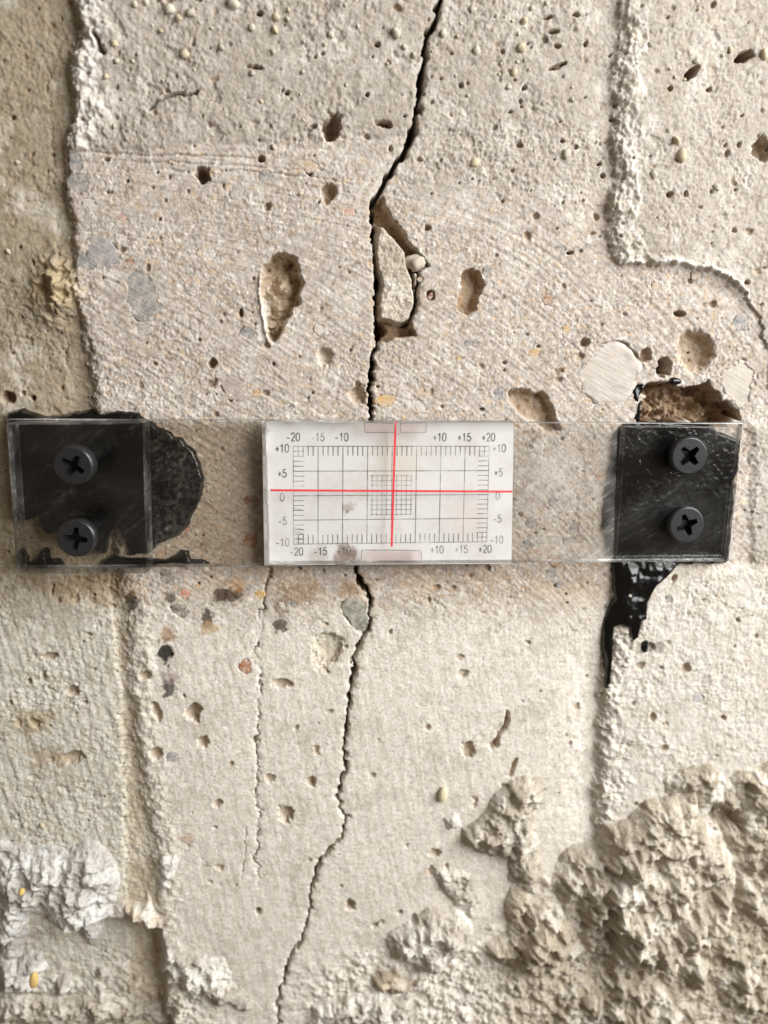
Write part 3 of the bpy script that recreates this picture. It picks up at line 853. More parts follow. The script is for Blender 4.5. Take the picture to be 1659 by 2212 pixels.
def zr(pts, ox, oy, k):
    return [(ox + k * x, oy + k * y) for x, y in pts]
Z1 = (970.2, 1667.5, 0.4152)
Z2 = (0.0, 1758.6, 0.329)
Z3 = (424.5, 1758.6, 0.402)
GR = 'crumbled mortar clinging to the foot of the wall'
def heap(u, v, hh):
    x, y = project(u, v, 5.0)
    x, y = (x - Z1[0]) / Z1[2], (y - Z1[1]) / Z1[2]
    rx = np.interp(y, [150, 320, 460, 600, 740, 820, 900, 1060], [1130, 930, 960, 860, 830, 960, 1000, 1020]) + 30 * pn(u / 3.0, v / 3.0)
    dx = (x - rx)
    h = np.where(dx < 0, 6.2 + dx * 0.0150, 6.2 - dx * 0.0030)
    for cx, cy, sx, sy, d in ((1080, 485, 45, 26, 3.6), (1240, 470, 70, 28, 2.4), (1380, 640, 95, 50, 4.6), (1340, 700, 60, 40, 2.5), (700, 790, 60, 110, 2.2), (1130, 760, 60, 50, 1.4), (850, 860, 40, 120, 1.2)):
        h = h - d * np.exp(-((x - cx) / sx) ** 2 - ((y - cy) / sy) ** 2)
    for cx, cy, sx, sy, d in ((1440, 460, 70, 90, 2.2), (1060, 250, 60, 60, -1.0), (1420, 770, 70, 60, 1.6), (1240, 830, 60, 120, 1.0)):
        h = h + d * np.exp(-((x - cx) / sx) ** 2 - ((y - cy) / sy) ** 2)
    return np.clip(h, 1.0, None) + 0.75 * (hh - 5.6)
def lump(poly, z, label, **kw):
    o = sheet('mortar_lump', zr(poly, *z), **kw)
    tag(o, label, 'mortar', GR)
    return o
lump([(80, 330), (130, 290), (210, 220), (260, 130), (330, 70), (420, 40), (500, 60), (520, 180), (455, 230), (450, 330), (480, 400), (495, 560), (480, 640), (450, 670), (420, 660), (370, 640), (330, 590), (310, 480), (200, 465), (100, 425), (78, 380)], Z1,
     'hook-shaped lump of crumbly mortar stuck alone on the smooth plaster beside the step', height=2.6, edge=16, hp=2.5, crumble=1.00, facets=1.2, seed=2, warp=0.35)
lump([(690, 450), (800, 440), (835, 330), (870, 310), (900, 315), (960, 290), (1060, 190), (1200, 165), (1310, 130), (1345, 230), (1350, 300), (1450, 370), (1515, 480), (1510, 600), (1500, 720), (1430, 850), (1320, 930), (1250, 1000), (1130, 1050), (980, 1020),
      (850, 1060), (750, 1040), (720, 950), (650, 840), (600, 740), (560, 700), (560, 600), (620, 500)], Z1,
     'largest heap of broken mortar with pale jagged ridges below the raised panel', height=5.6, edge=26, hp=5, crumble=1.00, facets=2.0, seed=4, warp=0.3, lean=0.0, hfun=heap, color=(194, 184, 168), dark=(154, 143, 127), darkamt=0.6)
lump([(330, 660), (430, 680), (560, 700), (620, 780), (730, 960), (700, 1030), (610, 1020), (600, 1060), (480, 1095), (280, 1060), (195, 950), (330, 880), (310, 760)], Z1,
     'brown mortar lump with sandy lower edge leaning on the largest heap', height=4.6, edge=34, hp=4, crumble=1.00, facets=2.2, seed=6, warp=0.45, color=(186, 174, 155), dark=(152, 141, 125), darkamt=0.6)
lump([(1140, 80), (1230, 10), (1400, -10), (1500, 90), (1535, 200), (1510, 250), (1400, 200), (1345, 225), (1300, 140), (1150, 140)], Z1,
     'flat patch of brown sandy mortar above the dark hollow', height=1.4, edge=14, hp=4, crumble=1.10, facets=0.5, seed=8, warp=0.3, color=(204, 196, 182), dark=(141, 127, 108), darkamt=0.7)
lump([(1520, 540), (1600, 580), (1660, 700), (1700, 840), (1640, 830), (1600, 780), (1510, 720)], Z1,
     'narrow mortar flake hanging beside the largest heap', height=3.0, edge=18, hp=4, crumble=1.00, facets=1.2, seed=9, warp=0.4)
lump([(1490, 60), (1560, 20), (1780, -60), (1800, 1000), (1640, 880), (1655, 700), (1600, 580), (1515, 540), (1450, 375), (1400, 330), (1530, 320), (1560, 230), (1530, 150)], Z1,
     'rough brown mortar skin spread over the raised panel beside the largest heap', height=1.9, edge=30, hp=4, crumble=1.0, facets=1.0, seed=13, warp=0.35, color=(190, 180, 163), dark=(150, 139, 123), darkamt=0.65)
lump([(1225, 1040), (1290, 965), (1350, 1000), (1355, 1120), (1310, 1170), (1240, 1130)], Z1,
     'small pointed mortar nub below the largest heap', height=4.8, edge=22, hp=5, crumble=0.90, facets=0.8, seed=10, warp=0.4)
lump([(1340, 900), (1500, 800), (1560, 860), (1720, 900), (1760, 1330), (1560, 1330), (1420, 1200), (1380, 1010)], Z1,
     'low brown rubble crust running out of view beside the pointed nub', height=2.2, edge=40, hp=4, crumble=1.10, facets=1.5, seed=11, warp=0.4, color=(184, 173, 154), dark=(144, 133, 117), darkamt=0.6)
lump([(560, 1150), (700, 1090), (900, 1080), (1080, 1060), (1200, 1160), (1300, 1240), (1240, 1360), (540, 1360)], Z1,
     'band of fine mortar crumbs under the largest heap', height=1.8, edge=30, hp=2, crumble=1.10, facets=0.9, seed=12, warp=0.5, color=(186, 175, 157), dark=(144, 133, 117), darkamt=0.6)
lump([(1040, 700), (1130, 640), (1250, 570), (1400, 555), (1480, 600), (1505, 700), (1470, 780), (1400, 830), (1350, 880), (1220, 920), (1160, 850), (1060, 830), (1035, 760)], Z3,
     'rounded white knobbly mortar lump between the crack and the largest heap', height=4.6, edge=30, hp=4, crumble=1.10, facets=1.6, seed=14, warp=0.55, lean=0.4, color=(210, 204, 194), dark=(167, 155, 138), darkamt=0.5)
lump([(925, 900), (980, 870), (1080, 860), (1180, 940), (1120, 985), (1040, 990), (950, 965)], Z3,
     'small brown mortar smear under the rounded knobbly lump', height=1.8, edge=16, hp=2, crumble=1.00, facets=0.6, seed=15, warp=0.3, color=(188, 174, 152))
lump([(620, 1050), (740, 1010), (860, 1000), (960, 990), (1060, 1010), (1170, 985), (1190, 1100), (1180, 1200), (600, 1200)], Z3,
     'row of white mortar teeth at the foot of the wall beside the crack', height=2.2, edge=22, hp=2, crumble=1.10, facets=0.8, seed=16, warp=0.5, color=(214, 208, 198))
lump([(1240, 300), (1330, 270), (1480, 330), (1520, 460), (1500, 560), (1420, 530), (1330, 430)], Z3,
     'faint scatter of mortar specks on plaster above the rounded knobbly lump', height=0.7, edge=14, hp=0, crumble=0.90, facets=0.2, seed=17, warp=0.3, color=(214, 208, 196))
lump([(1330, 20), (1380, -10), (1420, 20), (1410, 60), (1360, 85), (1325, 60)], Z3,
     'tiny round mortar dab near the hook-shaped lump', height=1.0, edge=12, hp=0, crumble=0.50, seed=18, warp=0.2, color=(214, 208, 196))
lump([(-60, 200), (120, 225), (300, 235), (380, 255), (440, 265), (560, 195), (680, 240), (750, 330), (768, 420), (755, 600), (700, 740), (645, 780), (645, 880), (560, 960), (505, 930), (485, 850), (380, 810), (300, 700), (190, 690), (160, 800), (90, 1000), (60, 1060), (-60, 1080)], Z2,
     'wide white crumbly mortar pad on the recessed panel', height=4.2, edge=36, hp=1, crumble=1.10, facets=1.0, seed=20, warp=0.5, lean=0.3, color=(210, 208, 203), dark=(178, 172, 163), darkamt=0.6)
lump([(-60, 1040), (60, 1050), (130, 1000), (235, 1000), (260, 1100), (220, 1180), (160, 1250), (60, 1255), (-60, 1300)], Z2,
     'white mortar clod under the wide pad holding a yellow grain', height=4.6, edge=30, hp=1, crumble=1.10, facets=0.9, seed=22, warp=0.5, color=(208, 205, 200), dark=(173, 167, 157))
lump([(340, 1160), (400, 1130), (440, 1180), (400, 1270), (345, 1280)], Z2, 'white mortar flake beside the clod with the yellow grain', height=3.0, edge=14, hp=0, crumble=0.70, seed=23, warp=0.3, color=(216, 213, 208))
lump([(610, 1060), (660, 1010), (720, 1030), (735, 1080), (640, 1090)], Z2, 'little white mortar crumb in the deep recess', height=1.6, edge=12, hp=-3, crumble=0.70, seed=24, warp=0.3, color=(214, 210, 202))
lump([(620, 1150), (660, 1120), (690, 1150), (680, 1210), (630, 1210)], Z2, 'round mortar crumb low in the deep recess', height=1.4, edge=12, hp=-3, crumble=0.50, seed=25, warp=0.2, color=(204, 198, 186))
lump([(840, 1120), (900, 1070), (930, 1110), (900, 1190), (850, 1200)], Z2, 'flat buff mortar crumb in the deep recess', height=1.3, edge=14, hp=-3, crumble=0.50, seed=26, warp=0.2, color=(204, 192, 170))
lump([(-40, 1300), (200, 1270), (420, 1290), (640, 1250), (800, 1290), (1000, 1330), (1100, 1310), (1120, 1460), (-60, 1460)], Z2,
     'ragged mortar crust along the very bottom of the recess', height=1.6, edge=26, hp=0, crumble=1.10, facets=0.8, seed=27, warp=0.5, color=(206, 198, 184), dark=(151, 139, 122), darkamt=0.6)
lump([(815, 625), (870, 605), (925, 600), (960, 520), (1000, 620), (1060, 700), (1055, 765), (960, 755), (900, 730), (820, 715)], Z2,
     'broken mortar stop closing the groove above the deep recess', height=3.4, edge=14, hp=0, crumble=0.80, facets=0.6, seed=28, warp=0.3, color=(212, 202, 186), dark=(175, 159, 136))
lump([(1058, 770), (1110, 785), (1190, 890), (1330, 930), (1480, 940), (1515, 1070), (1600, 1180), (1700, 1260), (1600, 1300), (1500, 1250), (1380, 1260), (1250, 1240), (1150, 1100), (1060, 930)], Z2,
     'crumbled white corner of the cracked block above the deep recess', height=1.5, edge=20, hp=0, crumble=1.10, facets=1.0, seed=29, warp=0.5, color=(212, 208, 198), dark=(140, 125, 108), darkamt=0.6)
lump([(1040, 300), (1080, 265), (1165, 270), (1185, 300), (1140, 400), (1100, 450), (1135, 490), (1040, 495), (1020, 450), (1060, 400)], Z2,
     'pale sharp flake left on the edge of the groove', height=0.9, edge=8, hp=0, crumble=0.30, seed=30, warp=0.15, color=(222, 218, 214), darkamt=0.1)

# the loose chip and pebble beside the crack
chip = sheet('concrete_chip', [(818, 489), (830, 490), (846, 508), (862, 526), (877, 545), (879, 575), (892, 605), (896, 640), (893, 668), (884, 690), (868, 699), (852, 700), (838, 692), (820, 690), (818, 660),
                               (820, 635), (826, 618), (817, 590), (812, 560), (810, 530), (813, 508)], 3.4, 5, hp=-0.4, flat=-0.12, jit=2.0, seed=40, base=-3.6, color=(198, 187, 172), dark=(168, 155, 139), darkamt=0.5, warp=0.12, sink=0.2, relief=0.28)
tag(chip, 'loose flat sliver of concrete wedged in the recess beside the crack', 'concrete chip')
pb = obj('pebble', pebble_mesh('pebble', 12, 1.15, 0.9, 0.95, 0.3, 3), mineral('pale_pebble', base=tuple(lin(194, 184, 168)), speck=0.35, wl=0.5, bump=0.4, rough=0.8))
u, v = P(899, 568, -1)
pb.location = (u * 1e-3, 0.0011, v * 1e-3)
pb.scale = (0.0018, 0.0016, 0.0016)
tag(pb, 'small rounded pale pebble wedged against the loose concrete sliver', 'pebble')

# lone seed-like yellow grains
ym = mineral('yellow_grain', base=tuple(lin(214, 186, 116)), speck=0.08, wl=0.8, bump=0.1, rough=0.5)
cm = mineral('pale_grain', base=tuple(lin(222, 212, 178)), speck=0.08, wl=0.8, bump=0.1, rough=0.6)
for x, y, hh, rx, ry, m_, lb in [(73, 2117, 4.6, 10, 22, ym, 'smooth yellow oval grain stuck in the white mortar clod'), (957, 1717, 0.6, 10, 20, cm, 'cream elongated grain stuck to the smooth plaster'),
                                (47, 1926, 5.2, 6.5, 8, ym, 'small yellow grain in the wide white mortar pad')]:
    u, v = P(x, y, hh)
    me = pebble_mesh('grain', int(x), 1, 0.8, 1, 0.10, 3)
    me.materials.append(m_)
    o = obj('sand_grain', me)
    o.location = (u * 1e-3, -hh * 1e-3, v * 1e-3)
    o.scale = (rx * 0.098e-3, 0.001, ry * 0.098e-3)
    o.rotation_euler = (0, math.radians(8), 0)
    tag(o, lb, 'grain')

# ------------------------------------------------------------------ black adhesive
def adhesive_material():
    m, nt, out = mat('black_adhesive')
    L = nt.links.new
    b = N(nt, 'ShaderNodeBsdfPrincipled')
    tc = N(nt, 'ShaderNodeTexCoord')
    n = N(nt, 'ShaderNodeTexNoise', Scale=230.0, Detail=9.0, Roughness=0.78)
    mp = N(nt, 'ShaderNodeMapping')
    mp.inputs['Rotation'].default_value = (0, 0.65, 0)
    ms = N(nt, 'ShaderNodeMapping')
    ms.inputs['Scale'].default_value = (0.6, 1, 1)
    L(tc.outputs['Object'], mp.inputs[0]); L(mp.outputs[0], ms.inputs[0]); L(ms.outputs[0], n.inputs['Vector'])
    r = ramp(nt, [(0.52, (0.0018, 0.0018, 0.0018)), (0.61, (0.006, 0.006, 0.0065)), (0.74, (0.12, 0.12, 0.125))])
    L(n.outputs[0], r.inputs[0]); L(r.outputs[0], b.inputs['Base Color'])
    r2 = ramp(nt, [(0.45, (0.14,) * 3), (0.75, (0.42,) * 3)])
    L(n.outputs[0], r2.inputs[0]); L(r2.outputs[0], b.inputs['Roughness'])
    bp = N(nt, 'ShaderNodeBump', Strength=0.12, Distance=0.0003)
    L(n.outputs[0], bp.inputs['Height']); L(bp.outputs[0], b.inputs['Normal'])
    L(b.outputs[0], out.inputs[0])
    return m
M_ADH = adhesive_material()
Z4 = (0.0, 873.2, 0.329)
Z5 = (1113.3, 727.7, 0.329)
Z6 = (829.5, 1213.0, 0.5)
GA = 'black adhesive fixing the crack gauge'
def glue(poly, z, label, **kw):
    kw.setdefault('jit', 4)
    o = sheet('adhesive', zr(poly, *z), m=M_ADH, **kw)
    return tag(o, label, 'adhesive', GA)
glue([(30, 60), (120, 30), (200, 70), (300, 90), (480, 60), (560, 45), (640, 75), (760, 50), (900, 60), (960, 110), (1100, 185), (1140, 215), (1200, 230), (1230, 280), (1270, 310), (1310, 400), (1337, 500), (1320, 610), (1290, 670), (1240, 790), (1160, 870), (1040, 925), (960, 990), (840, 1000), (820, 900), (740, 800),
      (690, 860), (680, 1000), (600, 960), (500, 900), (380, 860), (280, 860), (240, 780), (230, 715), (170, 780), (90, 770), (60, 500), (40, 250)], Z4,
     'large round black adhesive patch under the thick clear end block', height=1, edge=8, hp=1, flat=0.95, seed=50)
glue([(640, 1050), (720, 1010), (860, 1015), (960, 1020), (1080, 1030), (1130, 1010), (1185, 962), (1235, 968), (1248, 1025), (1330, 1030), (1385, 1052), (1330, 1056), (1200, 1058), (1050, 1055), (960, 1085), (840, 1075), (700, 1080)], Z4,
     'thin ragged black adhesive strip at the bottom edge of the clear plate', height=1, edge=6, hp=1, flat=0.9, seed=51, jit=2)
glue([(110, 1020), (180, 1070), (250, 1095), (400, 1080), (380, 1030), (300, 1040), (290, 960), (250, 970), (240, 1030), (170, 1050), (130, 960), (105, 970)], Z4,
     'small black adhesive smear in the corner of the end block', height=1, edge=6, hp=1, flat=0.7, seed=52, jit=5)
glue([(725, 575), (900, 565), (1300, 570), (1330, 620), (1420, 660), (1500, 690), (1485, 760), (1440, 1000), (1432, 1250), (1400, 1490), (1200, 1500), (660, 1500), (615, 1430), (590, 1250), (592, 1120), (605, 980), (640, 800), (655, 660), (700, 600)], Z5,
     'square black adhesive patch under the screwed end of the gauge above the drip', height=1, edge=6, hp=1.0, flat=0.9, seed=53)
glue([(1000, -20), (1310, -20), (1300, 12), (1240, 60), (1180, 112), (1145, 180), (1140, 250), (1118, 262), (1105, 330), (1078, 348), (1062, 292), (1022, 280), (1000, 292), (996, 400), (992, 480), (990, 562), (966, 562), (966, 480), (964, 420), (954, 380), (960, 280), (984, 205), (1002, 170)], Z6,
     'glossy black adhesive drip running down the panel edge below the gauge', height=1.25, edge=12, hp=2, seed=54, jit=1.5, smooth=True, sink=1.6)
glue([(1120, 352), (1142, 345), (1154, 365), (1150, 395), (1130, 398), (1118, 378)], Z6, 'single round black adhesive drop beside the drip', height=1.6, edge=12, hp=2, seed=55, jit=1)
glue([(772, 350), (800, 322), (850, 312), (872, 328), (835, 392), (825, 430), (842, 450), (838, 520), (832, 560), (770, 562), (800, 500), (810, 440), (782, 405)], Z5,
     'shiny black adhesive run on the rim of the broken cavity', height=1.5, edge=11, hp=0.5, seed=56, jit=2, base=-1.2)
glue([(1018, 290), (1035, 268), (1065, 262), (1100, 275), (1112, 295), (1090, 315), (1050, 320), (1025, 308)], Z5,
     'shiny black adhesive bead over the broken cavity', height=1.9, edge=14, hp=0.5, seed=57, jit=1, base=-1.0)

# ------------------------------------------------------------------ the crack gauge
def acrylic(name, tint=(0.97, 0.97, 0.965), haze=0.010, gloss=0.022, hazecol=(0.75, 0.74, 0.72), rough=0.10):
    m, nt, out = mat(name)
    L = nt.links.new
    tr = N(nt, 'ShaderNodeBsdfTransparent', Color=(*tint, 1))
    gl = N(nt, 'ShaderNodeBsdfGlossy', Roughness=rough)
    df = N(nt, 'ShaderNodeBsdfDiffuse', Color=(*hazecol, 1))
    lw = N(nt, 'ShaderNodeLayerWeight', Blend=0.5)
    pw = N(nt, 'ShaderNodeMath', operation='POWER')
    pw.inputs[1].default_value = 5
    L(lw.outputs['Facing'], pw.inputs[0])
    mr = N(nt, 'ShaderNodeMapRange')
    mr.inputs['To Min'].default_value = gloss
    mr.inputs['To Max'].default_value = 0.7
    L(pw.outputs[0], mr.inputs['Value'])
    tc = N(nt, 'ShaderNodeTexCoord')
    mp = N(nt, 'ShaderNodeMapping')
    mp.inputs['Rotation'].default_value = (0, 0.6, 0)
    ms = N(nt, 'ShaderNodeMapping')
    ms.inputs['Scale'].default_value = (0.2, 1, 1)
    n = N(nt, 'ShaderNodeTexNoise', Scale=900.0, Detail=5.0, Roughness=0.7)
    n2 = N(nt, 'ShaderNodeTexNoise', Scale=90.0, Detail=3.0)
    L(tc.outputs['Object'], mp.inputs[0]); L(mp.outputs[0], ms.inputs[0]); L(ms.outputs[0], n.inputs['Vector']); L(tc.outputs['Object'], n2.inputs['Vector'])
    r = ramp(nt, [(0.50, (haze * 0.4,) * 3), (0.62, (haze,) * 3), (0.72, (haze * (14.0 if haze < 0.01 else 4.0 if haze < 0.1 else 2.0),) * 3)])
    L(n.outputs[0], r.inputs[0])
    r2 = ramp(nt, [(0.40, (0.15,) * 3), (0.66, (1.8,) * 3)])
    L(n2.outputs[0], r2.inputs[0])
    mu = N(nt, 'ShaderNodeMath', operation='MULTIPLY')
    L(r.outputs[0], mu.inputs[0]); L(r2.outputs[0], mu.inputs[1])
    m1 = N(nt, 'ShaderNodeMixShader')
    L(mu.outputs[0], m1.inputs[0]); L(tr.outputs[0], m1.inputs[1]); L(df.outputs[0], m1.inputs[2])
    m2 = N(nt, 'ShaderNodeMixShader')
    L(mr.outputs[0], m2.inputs[0]); L(m1.outputs[0], m2.inputs[1]); L(gl.outputs[0], m2.inputs[2])
    L(m2.outputs[0], out.inputs[0])
    return m
M_CLEAR = acrylic('clear_acrylic', haze=0.014, gloss=0.012)
M_BLOCK = acrylic('clear_acrylic_block', haze=0.0022, gloss=0.010)
M_BEDGE = acrylic('polished_acrylic_edge', tint=(0.70, 0.69, 0.67), haze=0.13, gloss=0.07, hazecol=(0.8, 0.79, 0.77), rough=0.2)
M_EDGE = acrylic('sawn_acrylic_edge', tint=(0.62, 0.61, 0.59), haze=0.55, gloss=0.08, hazecol=(0.8, 0.79, 0.77), rough=0.25)

def simple(name, color, rough=0.5, metal=0.0, spec=0.5):
    m, nt, out = mat(name)
    b = N(nt, 'ShaderNodeBsdfPrincipled', Roughness=rough, Metallic=metal)
    b.inputs['Base Color'].default_value = (*color, 1)
    b.inputs['Specular IOR Level'].default_value = spec
    tc = N(nt, 'ShaderNodeTexCoord')
    n = N(nt, 'ShaderNodeTexNoise', Scale=1200.0, Detail=3.0)
    r = ramp(nt, [(0.3, tuple(c * 0.8 for c in color)), (0.7, tuple(min(1, c * 1.2) for c in color))])
    nt.links.new(tc.outputs['Object'], n.inputs['Vector'])
    nt.links.new(n.outputs[0], r.inputs[0])
    nt.links.new(r.outputs[0], b.inputs['Base Color'])
    nt.links.new(b.outputs[0], out.inputs[0])
    return m

gauge = obj('crack_gauge', None)
gauge.location = W(829, 1065, 1)
tag(gauge, 'clear acrylic crack gauge with white millimetre grid and red crosshair screwed across the crack', 'crack gauge')
GINV = Matrix.Translation(-gauge.location)

def slab(name, corners, h0, h1, parent, hp=None, mats=(None, None), bevel=0.00018):
    """an acrylic plate: corners as seen on its front face (TL, TR, BR, BL), h0 back, h1 front, mm"""
    hp = h1 if hp is None else hp
    q = [P(x, y, hp) for x, y in corners]
    bm = bmesh.new()
    fr = [bm.verts.new((u * 1e-3, -h1 * 1e-3, v * 1e-3)) for u, v in q]
    bk = [bm.verts.new((u * 1e-3, -h0 * 1e-3, v * 1e-3)) for u, v in q]
    f1 = bm.faces.new(fr[::-1])
    bm.faces.new(bk)
    for k in range(4):
        bm.faces.new((fr[k], fr[(k + 1) % 4], bk[(k + 1) % 4], bk[k]))
    bmesh.ops.recalc_face_normals(bm, faces=bm.faces)
    if bevel:
        bmesh.ops.bevel(bm, geom=list(bm.edges), offset=bevel, segments=2, affect='EDGES', profile=0.6)
    me = bpy.data.meshes.new(name)
    for f in bm.faces:
        f.normal_update()
        f.material_index = 0 if abs(f.normal.y) > 0.98 else 1
    bm.to_mesh(me)
    bm.free()
    me.transform(GINV)
    for m_ in mats:
        me.materials.append(m_)
    return obj(name, me, None, parent)

CE = (M_CLEAR, M_EDGE)
M_UNDER = acrylic('aged_clear_acrylic', tint=(0.925, 0.91, 0.885), haze=0.012, gloss=0.014)
under = slab('scale_plate', [(14, 905), (1112, 910), (1106, 1219), (34, 1229)], 1.0, 3.0, gauge, mats=(M_UNDER, M_EDGE))
under['label'] = 'clear under plate carrying the white printed grid'
over = slab('cursor_plate', [(572, 910), (1606, 914), (1575, 1213), (580, 1219)], 3.25, 5.2, gauge, mats=CE)
over['label'] = 'clear upper plate with red crosshair'
endb = slab('end_block', [(13, 914), (311, 913), (319, 1239), (36, 1240)], 3.05, 8.6, gauge, mats=(M_BLOCK, M_BEDGE), bevel=0.0003)
endb['label'] = 'thick clear block over the screwed end'
spac = slab('spacer_block', [(1350, 921), (1598, 922), (1570, 1206), (1331, 1208)], 1.0, 3.2, gauge, mats=(M_BLOCK, M_BEDGE))
spac['label'] = 'clear spacer behind the screwed end'

M_CLOUD = acrylic('clouded_acrylic', tint=(0.98, 0.97, 0.96), haze=0.30, gloss=0.01, hazecol=(0.80, 0.76, 0.72))
M_CLOUD2 = acrylic('lightly_clouded_acrylic', tint=(0.97, 0.96, 0.94), haze=0.07, gloss=0.01, hazecol=(0.78, 0.73, 0.66))
for plate, c, h0, m_ in ((over, [(1114, 914), (1334, 915), (1324, 1212), (1108, 1215)], 3.20, M_CLOUD), (under, [(322, 911), (566, 912), (571, 1219), (328, 1223)], 0.95, M_CLOUD2)):  # cloudy sheet over the bare clear strip of each plate
    q_ = [W(x, y, h0) - gauge.location for x, y in c]
    me_ = bpy.data.meshes.new('cloudy_film')
    me_.from_pydata([tuple(p) for p in q_], [], [(0, 1, 2, 3)])
    obj('cloudy_film', me_, m_, plate)['label'] = 'cloudy film on the back of the clear plate'

def white_material():
    m, nt, out = mat('white_scale_film')
    L = nt.links.new
    b = N(nt, 'ShaderNodeBsdfPrincipled', Roughness=0.45)
    tc = N(nt, 'ShaderNodeTexCoord')
    n = N(nt, 'ShaderNodeTexNoise', Scale=140.0, Detail=5.0, Roughness=0.65)
    L(tc.outputs['Object'], n.inputs['Vector'])
    r = ramp(nt, [(0.34, (0.78, 0.74, 0.71)), (0.52, (0.87, 0.85, 0.835)), (0.68, (0.89, 0.882, 0.875))])
    L(n.outputs[0], r.inputs[0])
    last = r.outputs[0]
    n3 = N(nt, 'ShaderNodeTexNoise', Scale=650.0, Detail=4.0, Roughness=0.7)
    L(tc.outputs['Object'], n3.inputs['Vector'])
    def spot(x, y, rad, col, amt, thr=0.30):
        nonlocal last
        c = W(x, y, 3.1) - gauge.location
        vm = N(nt, 'ShaderNodeVectorMath', operation='DISTANCE')
        vm.inputs[1].default_value = c
        L(tc.outputs['Object'], vm.inputs[0])
        mr = N(nt, 'ShaderNodeMapRange')
        mr.inputs['From Min'].default_value = 0
        mr.inputs['From Max'].default_value = rad * 1e-3
        mr.inputs['To Min'].default_value = 0.62
        mr.inputs['To Max'].default_value = 0.0
        L(vm.outputs['Value'], mr.inputs['Value'])
        ad = N(nt, 'ShaderNodeMath', operation='ADD')
        L(mr.outputs[0], ad.inputs[0]); L(n3.outputs[0], ad.inputs[1])
        rr = ramp(nt, [(0.50 + thr, (0, 0, 0)), (min(0.98, 0.72 + thr), (amt,) * 3)])
        L(ad.outputs[0], rr.inputs[0])
        mx = N(nt, 'ShaderNodeMix', data_type='RGBA')
        L(rr.outputs[0], mx.inputs[0]); L(last, mx.inputs[6])
        mx.inputs[7].default_value = (*col, 1)
        last = mx.outputs[2]
    spot(752, 1098, 3.0, (0.36, 0.26, 0.22), 0.55)
    spot(750, 1105, 1.0, (0.12, 0.08, 0.07), 0.7)
    spot(745, 1200, 4.5, (0.30, 0.22, 0.17), 0.85, 0.2)
    spot(690, 1205, 4.0, (0.55, 0.50, 0.44), 0.6, 0.2)
    spot(572, 930, 2.0, (0.30, 0.24, 0.18), 0.7)
    spot(855, 1000, 8.0, (0.80, 0.73, 0.62), 0.6, 0.15)
    spot(1010, 1120, 7.0, (0.82, 0.70, 0.66), 0.45, 0.15)
    L(last, b.inputs['Base Color'])
    tp = N(nt, 'ShaderNodeBsdfTransparent')
    mxs = N(nt, 'ShaderNodeMixShader')
    mxs.inputs[0].default_value = 0.10
    L(b.outputs[0], mxs.inputs[1]); L(tp.outputs[0], mxs.inputs[2])
    L(mxs.outputs[0], out.inputs[0])
    return m
film = slab('scale_film', [(566, 909), (1110, 911), (1105, 1218), (571, 1221)], 3.02, 3.12, under, mats=(white_material(),), bevel=0)
film['label'] = 'white film printed with a grid in millimetres'

def print_material(name, color, lo=0.40, hi=0.62, scale=500.0, base=0.12):
    m, nt, out = mat(name)
    L = nt.links.new
    d = N(nt, 'ShaderNodeBsdfPrincipled', Roughness=0.6)
    d.inputs['Base Color'].default_value = (*color, 1)
    t = N(nt, 'ShaderNodeBsdfTransparent')
    tc = N(nt, 'ShaderNodeTexCoord')
    geo = N(nt, 'ShaderNodeNewGeometry')
    n = N(nt, 'ShaderNodeTexNoise', Scale=scale, Detail=4.0, Roughness=0.7)
    L(geo.outputs['Position'], n.inputs['Vector'])
    r = ramp(nt, [(lo, (base,) * 3), (hi, (0.95,) * 3)])
    L(n.outputs[0], r.inputs[0])
    mx = N(nt, 'ShaderNodeMixShader')
    L(r.outputs[0], mx.inputs[0]); L(t.outputs[0], mx.inputs[1]); L(d.outputs[0], mx.inputs[2])
    L(mx.outputs[0], out.inputs[0])
    return m
M_INK = print_material('grey_ink', (0.12, 0.12, 0.125), 0.32, 0.70, 220.0, base=0.12)
M_RED = print_material('red_ink', (0.72, 0.022, 0.035), 0.30, 0.40, 1500.0, base=0.35)

# the scale's own axes: corners of the printed 40 x 20 mm frame
HF = 3.15
TLc, TRc, BRc, BLc = [W(x, y, HF) for x, y in ((633.5, 964), (1057, 964), (1051.5, 1170), (634, 1175.5))]
def S(a, b):
    """a -20..20 across, b -10..10 up -> world on the film"""
    s, t = (a + 20) / 40, (10 - b) / 20
    return (TLc * (1 - s) + TRc * s) * (1 - t) + (BLc * (1 - s) + BRc * s) * t

def quads(name, segs, parent, m, lift=0.0):
    """flat printed strokes: (a0, b0, a1, b1, width mm) in scale coordinates"""
    vs, fs = [], []
    for a0, b0, a1, b1, wd in segs:
        p, q = S(a0, b0), S(a1, b1)
        d = (q - p).normalized()
        n = Vector((-d.z, 0, d.x)) * wd * 0.5e-3
        k = len(vs)
        for c in (p + n, p - n, q - n, q + n):
            vs.append(tuple(c - gauge.location + Vector((0, -lift * 1e-3, 0))))
        fs.append((k, k + 1, k + 2, k + 3))
    me = bpy.data.meshes.new(name)
    me.from_pydata(vs, [], fs)
    return obj(name, me, m, parent)

